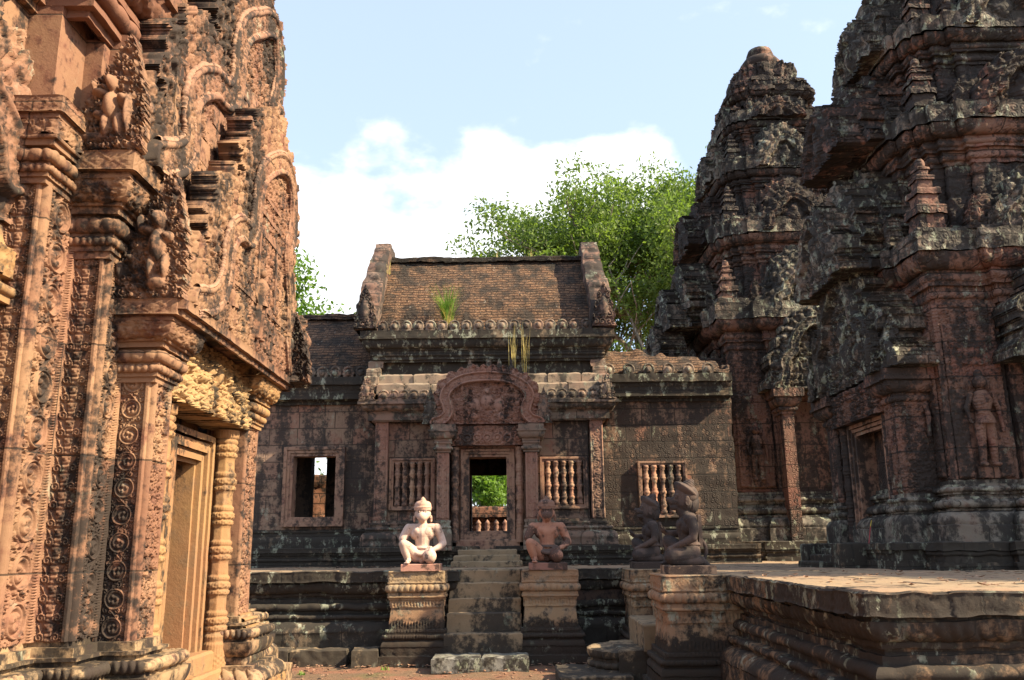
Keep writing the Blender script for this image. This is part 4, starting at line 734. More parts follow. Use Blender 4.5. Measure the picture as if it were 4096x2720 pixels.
def vault(m, x0, x1, yb, yr, zb, zr, res=.05, er=.014, kink=.55):
    """brick roof sheet: front slope, ridge, back slope; curved like a corbel vault"""
    nx = max(2, int((x1 - x0) / res)); n = int((zr - zb) * 1.4 / res); t = np.linspace(0, 1, n + 1); f = np.concatenate([t, 1 + t[1:]])
    y = np.where(f <= 1, yb + (yr - yb) * (1 - np.cos(np.clip(f, 0, 1) * np.pi / 2)) * kink + (yr - yb) * (1 - kink) * f, 0); y = np.where(f > 1, 2 * yr - (yb + (yr - yb) * (1 - np.cos((2 - f) * np.pi / 2)) * kink + (yr - yb) * (1 - kink) * (2 - f)), y)
    z = np.where(f <= 1, zb + (zr - zb) * f, zb + (zr - zb) * (2 - f)); xs = np.linspace(x0, x1, nx + 1)
    P = np.stack([xs[:, None] + 0 * f, y[None] + 0 * xs[:, None], z[None] + 0 * xs[:, None]], -1); m.grid(weather(P, er, 7))
m = MB(); vault(m, -2.50, 1.48, 15.50, 16.50, 5.30, 6.98, .03); box(m, -2.5, 1.46, 16.36, 16.64, 6.90, 7.0, .05, .02, .015, .02, ); bld(m, 'brick_roof', M['brick'])
# gable ends (thick stone frontons) with serpent feet
def fronton(x0, x1, lean):
    m = MB(); zs = np.linspace(5.27, 7.22, 70); t = (zs - 5.27) / 1.95; yf = 15.24 + 1.0 * t ** 1.5; sh = lean * t; er = 1 + 0 * t
    n = 14; xs = np.linspace(0, 1, n)
    xa = x0 + sh + .02 * vnoise(np.stack([zs * 4, zs * 0, zs * 0], -1), 5) + .10 * np.clip(t - .2, 0, 1) * .5; xb = x1 + sh + .02 * vnoise(np.stack([zs * 4, zs * 0 + 5, zs * 0], -1), 6) - .10 * np.clip(t - .2, 0, 1) * .5
    Pf = np.stack([xa[:, None] * (1 - xs) + xb[:, None] * xs, yf[:, None] + 0 * xs, zs[:, None] + 0 * xs], -1)
    Pf[..., 1] -= .05 * (np.abs(np.sin(zs * 14))[:, None]) * (np.sin(xs * np.pi)[None]) + .03; m.grid(weather(Pf, .012, 8, .012, (1, .3)))
    for xx, s_ in ((xa, -1), (xb, 1)):
        ys = np.linspace(0, 1, 24); P = np.stack([xx[:, None] + 0 * ys, yf[:, None] * (1 - ys) + (33.0 - yf[:, None]) * ys - .03 * (1 - ys), zs[:, None] + 0 * ys], -1); m.grid(weather(P, .012, 8, .012, (1, .3)))
    P = np.stack([np.stack([[xa[-1], yf[-1] - .03, 7.22], [xb[-1], yf[-1] - .03, 7.22]]), np.stack([[xa[-1], 33 - yf[-1], 7.22], [xb[-1], 33 - yf[-1], 7.22]])]); m.grid(P)
    bld(m, 'gable_end', M['gable'])
    m = MB(); cx = (x0 + x1) / 2; leafslab(m, (cx, 15.14, 5.27), X1, nY, (x1 - x0) * .56, .82, int(cx * 10) + 77, .14); bld(m, 'serpent_foot', M['gable'], True)
fronton(-2.80, -2.42, .13); fronton(1.44, 1.84, -.14)
# small broken gable ends on the half-roof
for cx, sd_ in ((-2.50, 5), (1.62, 6)):
    m = MB(); zs = np.linspace(3.95, 4.75, 8)
    for i in range(5): box(m, cx - .14 + .02 * i * (1 if cx < 0 else -1), cx + .12 + .02 * i * (1 if cx < 0 else -1), 14.98 + .10 * i, 15.5, 3.95 + .16 * i, 4.105 + .16 * i, .03, .03, .016)
    leafslab(m, (cx, 14.94, 3.94), X1, nY, .15, .44, sd_, .1); bld(m, 'low_gable_end', M['cornice'])
# ---------------- gallery wings
def wing(x0, x1, win, label, zr, side):
    W = thing('gallery_wing', label, 'gallery', ((x0 + x1) / 2, 16.2, 1.17)); m = MB()
    S, _ = segs(1.43, 0, [('f', .16, .14, lozenge(.16), .006), ('c', .10, .06), ('f', .03, .08), ('f', .04, .03), ('f', .03, .05), ('f', .02, .0)]); sweep(m, [(x0, 15.9), (x1, 15.9)], S, .03, False, .006, 8, .004); m.build('wall_base', M['terrace'], W)
    m = MB(); wx0, wx1, wz0, wz1 = win; box(m, x0, wx0, 15.9, 16.2, 1.42, 4.2, .05, .006, .005, .008); box(m, wx1, x1, 15.901, 16.2, 1.42, 4.2, .05, .006, .005, .008); box(m, wx0, wx1, 15.902, 16.2, wz1, 4.2, .05, .006, .005, .008); box(m, wx0, wx1, 15.902, 16.2, 1.42, wz0, .05, .006, .005, .008); m.build('wall', M['wall'] if side < 0 else M['wall_block'], W)
    m = MB(); S, _ = segs(4.02, 0, [('f', .06, .03, leafteeth(.1), .01), ('f', .05, .08), ('t', .06, .02), ('f', .04, .10), ('v', .12, .20, petal(.12), .012), ('f', .07, .26), ('f', .08, .24), ('s', .02, .1)]); sweep(m, [(x0, 15.88), (x1, 15.88)], S, .025, False, .007, 8, .006, (.6, .9)); box(m, x0, x1, 15.7, 17, 4.1, 4.5, .4, .01); m.build('cornice', M['terrace'], W)
    antefix('roof_tile_end', np.arange(x0 + .15, x1 - .1, .235 if side < 0 else .36), 15.68, 4.50, W, M['cornice'], .095, .18)
    m = MB()
    if side < 0: vault(m, x0, x1, 15.78, 16.9, 4.55, zr, .035)
    else:
        vault(m, x0, x1, 15.78, 16.9, 4.55, zr, .035)
        V = m.v[-1]; cut = 5.06 - .2 * (V[:, 0] - 1.9) + .22 * vnoise(np.stack([V[:, 0] * 5, V[:, 1] * 5, 0 * V[:, 0]], -1), 3); V[:, 2] = np.minimum(V[:, 2], cut)
    if side < 0: box(m, x0, x1, 16.75, 17.05, zr - .06, zr + .04, .05, .02, .015, .02)
    m.build('brick_roof', M['brick'], W); return W
WL = wing(-9.0, -2.44, (-3.95, -3.16, 1.98, 3.16), 'lower gallery wing with an open window, left of the gate pavilion', 5.93, -1)
WR = wing(1.60, 3.96, (2.30, 3.02, 2.03, 2.86), 'lower gallery wing with crumbling roof and balustered window, right of the gate pavilion', 5.45, 1)
m = MB(); frame(m, -4.10, -3.01, 1.86, 3.26, 15.80, .055, 3, .34); w_ = m.build('window', M['gate_plain'], WL)
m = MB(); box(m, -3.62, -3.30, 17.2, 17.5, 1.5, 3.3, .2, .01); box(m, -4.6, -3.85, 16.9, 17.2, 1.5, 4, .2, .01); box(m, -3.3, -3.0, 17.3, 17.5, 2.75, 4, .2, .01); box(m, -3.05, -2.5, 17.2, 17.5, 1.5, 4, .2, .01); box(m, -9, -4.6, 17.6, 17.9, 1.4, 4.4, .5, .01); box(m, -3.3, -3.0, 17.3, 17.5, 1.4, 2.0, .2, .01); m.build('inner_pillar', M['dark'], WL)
m = MB(); box(m, -4.6, -2.9, 19.2, 19.5, 1.1, 2.05, .08, .02, .02, .02); box(m, -4.5, -2.9, 19.15, 19.6, 2.1, 3.05, .08, .03, .03, .03); m.build('rear_wall', M['laterite'], WL)
balwin(2.22, 3.09, 1.95, 2.94, 15.80, WR)
for (x0, x1) in ((1.9, 3.96),):
    m = MB(); box(m, x0, x1, 17.6, 17.9, 1.4, 4.4, .5, .01, .004); m.build('rear_wall', M['dark'], WR)
    m = MB(); box(m, 3.86, 4.0, 16.0, 17.6, 1.17, 4.42, .05, .02, .012, .01); box(m, 3.86, 4.02, 16.0, 17.6, 4.43, 4.72, .05, .02, .016, .02); m.build('link_wall', M['wall_block'], WR)
# ============================================================ TOWERS
def redent(h, d=.075, a1=.52, a2=.74):
    d = d * h; a1 *= h; a2 *= h; q = [(h, a1), (h - d, a1), (h - d, a2), (h - 2 * d, a2), (h - 2 * d, h - 2 * d), (a2, h - 2 * d), (a2, h - d), (a1, h - d), (a1, h)]
    o = []
    for k in range(4):
        c, s = [(1, 0), (0, 1), (-1, 0), (0, -1)][k]; o += [(x * c - y * s, x * s + y * c) for x, y in q]
    return o
def redent1(h, a=.47, e=.07):
    a *= h; e *= h; q = [(h, -a), (h, a), (h - e, a), (h - e, h - e), (a, h - e)]; o = []
    for k in range(4):
        c, s = [(1, 0), (0, 1), (-1, 0), (0, -1)][k]; o += [(x * c - y * s, x * s + y * c) for x, y in q]
    r = [o[0]]
    for p in o[1:]:
        if math.hypot(p[0] - r[-1][0], p[1] - r[-1][1]) > 1e-4: r.append(p)
    return r
def fourfaces(): return [((-1, 0, 0), (0, -1, 0)), ((0, -1, 0), (1, 0, 0)), ((1, 0, 0), (0, 1, 0)), ((0, 1, 0), (-1, 0, 0))]
def gablecurve(w, h, z0):
    q = [(-1.0, 0), (-.86, .05), (-.78, .22), (-.80, .38), (-.62, .50), (-.52, .56), (-.50, .70), (-.30, .88), (0, 1.0)]; q = q + [(-a, b) for a, b in q[-2::-1]]
    return [(a * w, z0 + b * h) for a, b in q]
def minitower(m, c, w_, h_):
    z = c[2]
    for i in range(4):
        ww = w_ * (1 - .2 * i); hh = h_ * [.34, .24, .18, .12][i]; box(m, c[0] - ww * .8, c[0] + ww * .8, c[1] - ww * .8, c[1] + ww * .8, z, z + hh * .68, .035, .01, .012); box(m, c[0] - ww, c[0] + ww, c[1] - ww, c[1] + ww, z + hh * .66, z + hh, .035, .016, .014); z += hh
    ball(m, (c[0], c[1], z + h_ * .05), w_ * .36, 8, 6, (1, 1, 1.3))
def tower(name, label, cx, cy, half, zb, tiers, seed, res, faces_detail, pedout=.28, outs=(.9, .6, .4, .3)):
    t = thing(name, label, 'temple tower', (cx, cy, 1.17)); pl = lambda h: [(cx + x, cy + y) for x, y in (redent1(h) if h >= half - .1 else redent(h))]
    z1, z2, z3, z4 = zb     # plinth top, slab top, body start, body end
    m = MB(); S, _ = segs(1.17, .47, [('f', .08, .47), ('f', .07, .42, foliage(.08), .01), ('t', .06, .03), ('f', z1 - 1.17 - .21, .46, lozenge(.25), .006), ('s', .012, .44)]); sweep(m, pl(half), S, res, True, .010, 8, .012, (.6, .3), cap=True); m.build('plinth', M['terrace'], t)
    m = MB(); k = z2 - z1; S, _ = segs(z1 + .003, .31, [('f', k * .5, .31), ('s', k * .03, .29), ('c', k * .40, .17, petal(.14), .014), ('f', k * .07, .19)]); sweep(m, pl(half), S, res, True, .012, 7, .012, (.6, .3)); m.build('base', M['tower_base'], t)
    m = MB(); k = z3 - z2; S, _ = segs(z2, .15, [('f', k * .08, .12), ('t', k * .26, .06, petal(.10), .015), ('f', k * .08, .12), ('f', k * .10, .07), ('f', k * .08, .10), ('t', k * .16, .03, bead(.06), .012), ('f', k * .08, .09), ('f', k * .16, .04)]); sweep(m, pl(half), S, res, True, .007, 8, .006); m.build('base_moulding', M['tower_base'], t)
    m = MB(); S, _ = segs(z3, -.015, [('f', z4 - z3, -.015)]); sweep(m, pl(half), S, .08, True, .006, 8, .012, (.5, .4)); m.build('wall', M['tower_red'], t)
    P_ = pl(half); n = len(P_)
    for i in range(n):
        a, b = np.array(P_[i]), np.array(P_[(i + 1) % n]); d = b - a; Ln = np.linalg.norm(d); d /= Ln; nn = np.array([d[1], -d[0]])
        if Ln < .14 or not (nn[0] < -.5 or nn[1] < -.5): continue
        m = MB(); wz = min(Ln, 1.2)
        if Ln > 1.1: continue
        fn = (lambda u, v, w_=Ln: np.where(np.abs(u) > w_ * .28, np.where(np.abs(u) < w_ * .46, scroll(np.abs(u) - w_ * .37, v, w_ * .2, w_ * .24, seed), .9), .7 * curls(u, v, .07, seed))) if Ln > .3 else bandpanel(lambda u, v: curls(u, v, .055, seed), Ln, .02, False)
        relief(m, (a[0], a[1], z3), (d[0], d[1], 0), Z1, (nn[0], nn[1], 0), Ln, z4 - z3, faces_detail, fn, .03, .006); m.build('corner_pilaster', M['tower_red'], t)
    # tiers
    zc = z4; h = half
    for ti, (zc0, zc1, zc2, hh, ov) in enumerate(tiers):    # cornice from zc0 to zc1, slab top zc2, wall half above = next
        m = MB(); k = zc1 - zc0; S, _ = segs(zc0, 0, [('f', k * .10, .03), ('t', k * .16, .03, bead(.07), .012), ('f', k * .10, .05), ('f', k * .08, .10), ('t', k * .16, .03), ('f', k * .08, .10), ('v', k * .32, ov, petal(.13), .016)]); sweep(m, pl(hh), S, res, True, .012, 7, .008, (.5, .5))
        m.build('cornice', M['tower_red'] if ti < 2 else M['tower'], t)
        m = MB(); S, _ = segs(zc1, ov + .03, [('f', (zc2 - zc1) * .78, ov + .03, lozenge(.2), .010), ('f', (zc2 - zc1) * .22, ov - .03), ('s', .03, ov - .10)]); sweep(m, pl(hh), S, res, True, .020, 6, .016, (.45, .5), cap=True); m.build('cornice_slab', M['tower_lichen'], t)
        nh, nz = (tiers[ti + 1][3], tiers[ti + 1][0]) if ti + 1 < len(tiers) else (hh * .80, zc2 + .1)
        m = MB(); S, _ = segs(zc2 + .02, .10, [('f', .08, .10), ('c', .08, .02), ('f', max(.05, nz - zc2 - .18), 0, foliage(.08, seed), .02)]); sweep(m, pl(nh), S, res, True, .014, 7, .016, (.4, .3)); m.build('tier_wall', M['tower'], t)
        hw = hh * .46; gh = (nz - zc2) * 1.05 + .25
        for fi_, (N_, U_) in enumerate(fourfaces()):
            po = outs[ti] if fi_ % 2 == 0 else pedout + .12; o = np.array([cx, cy, 0]) + np.array(N_) * (nh + po); m = MB()
            pediment(m, o, U_, N_, gablecurve(hw, gh * (.86 if po < .4 else .72), zc1 + .05), zc1 + .04, .06 + .02 * (ti == 0), .18, po * .5, .024, .04, seed + ti, .075, [(0, zc1 + gh * .35, hw * .28, .10), (0, zc1 + gh * .5, hw * .16, .12)], .06, None, None, .016)
            if po > .4:
                for j_ in (1, 2): o2 = np.array([cx, cy, 0]) + np.array(N_) * (nh + po * (1 - .36 * j_)); pediment(m, o2, U_, N_, gablecurve(hw * (1 + .10 * j_), gh * (.86 + .16 * j_), zc1 + .05), zc1 + .04, .06, .2, po * .4, .034, .04, seed + ti + j_ * 5, .09, None, .05, None, None, .024)
            m.build('tier_pediment', M['tower_lichen'] if (ti + seed) % 2 else M['tower'], t)
        if ti < 4:
            for sx_, sy_ in ((-1, -1), (1, -1), (-1, 1), (1, 1)):
                m = MB(); e = hh * .85 + ov * .35; minitower(m, (cx + sx_ * e, cy + sy_ * e, zc2), .19 - .022 * ti, (nz - zc2) * .95 + .05); m.build('corner_turret', M['tower_red'] if ti == 0 else M['tower'], t)
            for s_ in (-1, 1):
                for (N_, U_) in fourfaces()[:2]:
                    q = np.array([cx, cy]) + np.array(N_[:2]) * (hh + ov * .5) + np.array(U_[:2]) * s_ * hh * .60; m = MB(); leafslab(m, (q[0], q[1], zc2 - .02), U_, N_, .13, .34 + .12 * (ti == 0), seed + ti * 7 + s_, .14); m.build('antefix', M['tower_lichen'] if s_ > 0 else M['tower'], t, True)
    return t
def topping(t, cx, cy, z0, h, r, zt):
    m = MB(); pl = [(cx + x, cy + y) for x, y in redent(h)]; S, _ = segs(z0, .02, [('f', .14, .02), ('v', .10, .14), ('f', .12, .16, foliage(.1), .03), ('s', .02, .05), ('f', .16, .02, foliage(.08), .03), ('f', .10, .05), ('s', .02, -.05), ('f', (zt - z0) * .42 - .36, -.14, foliage(.08), .03), ('s', .04, -h * .45)]); sweep(m, pl, S, .035, True, .035, 6, .03, (.25, .2), cap=True); m.build('crowning_tier', M['tower'], t)
    for i in range(12): a_ = i * math.pi / 6; m = MB(); leafslab(m, (cx + (h + .06) * math.cos(a_), cy + (h + .06) * math.sin(a_), z0 + .36), (-math.sin(a_), math.cos(a_), 0), (math.cos(a_), math.sin(a_), 0), .09, .24, i, .08, (), .018); m.build('antefix', M['tower_lichen'], t, True)
    zz = z0 + .30 + (zt - z0) * .42; H = zt - zz
    m = MB(); lathe(m, (cx, cy, zz - .05), [(r * 1.5, 0), (r * 1.55, .06), (r * 1.15, .10), (r * .85, .16 * H), (r * 1.12, .3 * H), (r * 1.18, .42 * H), (r * .95, .58 * H), (r * .62, .66 * H), (r * .78, .74 * H), (r * .66, .9 * H), (r * .3, H * .99), (0, H)], 20); m.build('finial', M['finial'], t, True)
M['finial'] = stone('dark urn stone', (0.20, 0.11, 0.08), (0.17, 0.12, 0.09), (0.22, 0.10, 0.07), dark=0.7, lichen=.2, bump=.5)
# nearer tower
MT = tower('temple_tower', 'nearer dark stone temple tower at the right edge, with a doorway and standing relief figures', 6.55, 11.70, 1.60, (1.46, 1.82, 2.16, 4.25),
    [(4.25, 4.86, 5.16, 1.56, .24), (6.15, 6.66, 6.95, 1.32, .22), (7.65, 8.08, 8.36, 1.10, .20), (8.95, 9.28, 9.52, .88, .17)], 21, .026, .011, .28, (.95, .98, .62, .30))
topping(MT, 6.55, 11.70, 9.95, .68, .30, 11.7)
# doorway porch facing left
m = MB(); S, _ = segs(1.17, .34, [('f', .10, .34), ('f', .12, .30), ('f', .07, .34), ('s', .01, .3)]); sweep(m, [(5.2, 13.0), (4.62, 13.0), (4.62, 10.5), (5.2, 10.5)][::1], S, .03, False, .01); box(m, 4.30, 5.1, 10.3, 13.2, 1.35, 1.462, .05, .01, .008); m.build('porch_plinth', M['terrace'], MT)
m = MB()
for i, (x0, z1_) in enumerate(((3.84, 1.25), (4.00, 1.33), (4.16, 1.41))): box(m, x0, 4.5, 11.40, 12.30, 1.17 + .001 * i, z1_, .03, .012, .008)
box(m, 3.98, 4.5, 11.06, 11.38, 1.16, 1.47, .03, .012, .008); box(m, 3.98, 4.5, 12.32, 12.62, 1.16, 1.47, .03, .012, .008); m.build('porch_steps', M['terrace'], MT)
for (ya, yb) in ((10.52, 10.84), (12.56, 12.88)):
    m = MB(); box(m, 4.62, 5.2, ya, yb, 1.46, 3.12, .06, .004); relief(m, (4.617, yb, 2.05), (0, -1, 0), Z1, (-1, 0, 0), yb - ya, 1.05, .011, bandpanel(lambda u, v: scroll(u, v, .2, .2), yb - ya, .04, False), .025); relief(m, (4.617, ya - .003, 2.05), X1, Z1, nY, .5, 1.05, .011, lambda u, v: curls(u, v, .07, 9), .025)
    m.build('porch_pilaster', M['tower_red'], MT)
    m = MB(); S, _ = segs(1.47, .12, [('f', .20, .12), ('c', .12, .04), ('f', .03, .06), ('t', .07, .03), ('f', .04, .06), ('t', .05, .02), ('f', .05, .03)]); sweep(m, [(5.2, yb), (4.62, yb), (4.62, ya), (5.2, ya)], S, .02, False, .006); m.build('pilaster_foot', M['tower_base'], MT)
    m = MB(); S, _ = segs(3.08, 0, [('f', .04, .03), ('t', .07, .03, bead(.05), .012), ('f', .04, .04), ('v', .14, .15, petal(.08), .012), ('f', .04, .19), ('f', .10, .17), ('s', .01, .1)]); sweep(m, [(5.2, yb), (4.62, yb), (4.62, ya), (5.2, ya)], S, .02, False, .006); box(m, 4.5, 5.2, ya - .1, yb + .1, 3.3, 3.51, .1, .01); m.build('capital', M['tower_red'], MT)
m = MB()
for i in range(3): t_ = .05 * i; box(m, 4.66 + .03 * i, 5.3, 11.06 + t_, 11.11 + t_, 1.46, 3.06 - t_, .1, .006, .003); box(m, 4.66 + .03 * i, 5.3, 12.24 - t_, 12.29 - t_, 1.46, 3.06 - t_, .1, .006, .003); box(m, 4.661 + .03 * i, 5.3, 11.11 + t_, 12.24 - t_, 3.0 - t_, 3.05 - t_, .1, .006, .003)
m.build('door_frame', M['gate_plain'], MT)
colon(4.68, 12.42, 1.47, 3.05, .062, M['tower_red'], MT, 12); colon(4.68, 10.95, 1.47, 3.05, .062, M['tower_red'], MT, 12)
m = MB(); us = np.arange(0, 1.76, .014); vs = np.arange(0, .44, .014); A, B_ = np.meshgrid(us, vs, indexing='ij'); slabfield(m, (4.60, 12.58, 3.05), (0, -1, 0), Z1, (-1, 0, 0), us, vs, .06 * curls(A, B_, .09, 71) + .03, A > -1, .4); m.build('lintel', M['tower_red'], MT, True)
m = MB(); pediment(m, (4.56, 0, 0), (0, -1, 0), (-1, 0, 0), [(-11.70 + a, b) for a, b in gablecurve(1.08, 1.42, 3.55)], 3.52, .09, .34, .5, .018, .05, 81, .085, [(-11.7, 3.95, .2, .10), (-11.7, 4.25, .13, .13), (-12.1, 3.9, .1, .1), (-11.3, 3.9, .1, .1)], .08, None, None, .014); m.build('door_pediment', M['tower_lichen'], MT)
m = MB(); leafslab(m, (4.42, 10.62, 3.50), (0, -1, 0), (-1, 0, 0), .16, .70, 31, .2); leafslab(m, (4.62, 10.46, 3.50), X1, nY, .18, .72, 32, .16); m.build('serpent_end', M['tower_lichen'], MT, True)
m = MB(); leafslab(m, (4.42, 12.80, 3.50), (0, -1, 0), (-1, 0, 0), .16, .70, 33, .2); m.build('serpent_end', M['tower_lichen'], MT, True)
# relief figures of standing guardians, in shallow niches
def niche(O, U, N, w_, h_, par, mat):
    O = np.array(O, float); U_ = np.array(U, float); N_ = np.array(N, float); m = MB()
    relief(m, O - U_ * w_ * .8 - N_ * .0, U, Z1, N, w_ * 1.6, h_ * 1.45, .013, lambda u, v: np.where((np.abs(u) < w_ * .36) & (v < h_ * 1.05), 0, .5 + .5 * curls(u, v, .06, 91)), .035, .004); n_ = m.build('niche', mat, par)
    m = MB(); figure(m, O + N_ * .025 + np.array([0, 0, .10 * h_]), U, N, h_ * .86); box(m, O[0] - w_ * .3 * abs(U_[0]) - .05 * abs(N_[0]), O[0] + w_ * .3 * abs(U_[0]) + .05 * abs(N_[0]), O[1] - w_ * .3 * abs(U_[1]) - .05 * abs(N_[1]), O[1] + w_ * .3 * abs(U_[1]) + .05 * abs(N_[1]), O[2], O[2] + .10 * h_, .03, .008); m.build('relief_figure', mat, n_, True)
niche((5.42, 10.18, 2.18), X1, nY, .40, 1.25, MT, M['tower_red']); niche((5.03, 10.62, 2.20), (0, -1, 0), (-1, 0, 0), .36, 1.2, MT, M['tower_red'])
# front false-door porch of the nearer tower
m = MB(); box(m, 6.02, 6.24, 9.80, 10.2, 1.46, 3.2, .06, .004); relief(m, (6.02, 9.797, 2.1), X1, Z1, nY, .22, 1.1, .011, lambda u, v: curls(u, v, .07, 19), .025); box(m, 5.95, 7.2, 9.72, 10.2, 3.2, 3.5, .05, .02, .01); m.build('porch_pilaster', M['tower_base'], MT)
m = MB(); pediment(m, (0, 9.72, 0), X1, nY, [(6.62 + a, b) for a, b in gablecurve(.72, 1.25, 3.52)], 3.5, .08, .28, .45, .018, .05, 84, .085, None, .08); m.build('front_pediment', M['tower_lichen'], MT)
# farther tower
NT = tower('temple_tower', 'farther dark stone temple tower, whole against the sky with an urn-shaped finial on top', 5.85, 18.75, 1.62, (1.52, 2.0, 2.45, 5.20),
    [(5.20, 5.85, 6.28, 1.58, .30), (7.15, 7.72, 8.14, 1.36, .26), (8.85, 9.25, 9.58, 1.14, .22), (10.15, 10.5, 10.8, .92, .18)], 33, .035, .018, .34, (1.15, .85, .50, .25))
topping(NT, 5.92, 18.75, 11.05, .84, .40, 12.95)
niche((4.72, 17.20, 2.55), X1, nY, .44, 1.25, NT, M['tower_red'])
m = MB(); box(m, 3.25, 4.4, 17.75, 19.75, 1.17, 5.0, .08, .02, .02, .02); S, _ = segs(4.6, 0, [('f', .06, .04), ('t', .1, .04), ('v', .2, .2, petal(.12), .015), ('f', .2, .24), ('s', .02, .2)]); sweep(m, [(4.6, 19.75), (3.25, 19.75), (3.25, 17.75), (4.6, 17.75)], S, .04, False, .02); m.build('side_porch', M['tower'], NT)
for (zz, xx, gh, gw, q) in ((5.05, 3.12, 1.15, .85, 1), (6.35, 3.75, 1.3, .72, 2)):
    m = MB(); pediment(m, (xx, 0, 0), (0, -1, 0), (-1, 0, 0), [(-18.75 + a, b) for a, b in gablecurve(gw, gh * .7, zz)], zz - .03, .08, .26, .5, .028, .05, 90 + q, .09, None, .08); m.build('side_pediment', M['tower_lichen'], NT)
m = MB(); r_ = random.Random(3)
for i in range(7): leafslab(m, (3.05 + .22 * i, 17.72 - .03 * r_.random(), 5.0), X1, nY, .12, .34 + .1 * r_.random(), 120 + i, .14)
m.build('antefix', M['tower_lichen'], NT, True)
for x_ in (5.15, 6.35):
    m = MB(); box(m, x_, x_ + .22, 16.75, 17.3, 1.52, 4.4, .08, .006, .006); S, _ = segs(3.9, 0, [('f', .05, .03), ('t', .09, .04), ('v', .18, .14), ('f', .16, .18), ('s', .01, .1)]); sweep(m, [(x_, 17.3), (x_, 16.75), (x_ + .22, 16.75), (x_ + .22, 17.3)], S, .03, False, .01); m.build('porch_pilaster', M['tower_red'], NT)
m = MB(); pediment(m, (0, 16.7, 0), X1, nY, [(5.85 + a, b) for a, b in gablecurve(.78, 1.3, 4.4)], 4.38, .08, .28, .5, .024, .05, 96, .085, None, .08); m.build('front_pediment', M['tower_lichen'], NT)

# ============================================================ GUARDIAN STATUES
def capsule(m, a, b, ra, rb, seg=16):
    a, b = np.array(a, float), np.array(b, float); d = b - a; L_ = np.linalg.norm(d) + 1e-9; T_ = d / L_; A = np.cross(T_, [0, 0, 1.0]); A = A if np.linalg.norm(A) > .05 else np.cross(T_, [1.0, 0, 0]); A /= np.linalg.norm(A); B_ = np.cross(T_, A)
    ph = np.linspace(0, np.pi / 2, 6); pr = [(-ra * math.cos(p), ra * math.sin(p)) for p in ph] + [(L_ * q, ra * (1 - q) + rb * q) for q in (.25, .5, .75)] + [(L_ + rb * math.sin(p), rb * math.cos(p)) for p in ph]
    th = np.linspace(0, 2 * np.pi, seg + 1); pr = np.array(pr)
    m.grid(a + pr[None, :, 0, None] * T_ + pr[None, :, 1, None] * (A * np.cos(th)[:, None, None] + B_ * np.sin(th)[:, None, None]))
def chain(m, pts):
    for (a, ra), (b, rb) in zip(pts[:-1], pts[1:]): capsule(m, a, b, ra, rb)
def remesh(o, vox=.006, it=4):
    r = o.modifiers.new('r', 'REMESH'); r.mode = 'VOXEL'; r.voxel_size = vox; r.use_smooth_shade = True
    s = o.modifiers.new('s', 'SMOOTH'); s.factor = .5; s.iterations = it
def hand(m, W, F_, side, up):
    """W wrist, F_ forward direction, side direction to the thumb, up = back of hand"""
    W, F_, side, up = [np.array(v, float) for v in (W, F_, side, up)]
    capsule(m, W + F_ * .01, W + F_ * .045, .026, .030)
    for i, (o_, l) in enumerate(((.024, .050), (.008, .056), (-.008, .052), (-.024, .042))):
        b = W + F_ * .050 + side * o_; c = b + F_ * l * .55 - up * .004; e = c + F_ * l * .42 - up * .018; chain(m, [(b, .0105), (c, .0100), (e, .0085)])
    b = W + F_ * .018 + side * .030; c = b + F_ * .025 + side * .018 - up * .004; e = c + F_ * .022 + side * .004 - up * .010; chain(m, [(b, .0115), (c, .0105), (e, .009)])
def foot(m, A_, F_, side):
    A_, F_, side = [np.array(v, float) for v in (A_, F_, side)]
    chain(m, [(A_ + np.array([0, 0, .02]), .036), (A_ + F_ * .06 + np.array([0, 0, -.004]), .030), (A_ + F_ * .105 + np.array([0, 0, -.012]), .024)])
    for i in range(5): b = A_ + F_ * (.115 - .004 * abs(i - 1)) + side * (.030 - .015 * i) + np.array([0, 0, -.016]); capsule(m, b, b + F_ * .026, .0115 - .001 * i, .010 - .001 * i)
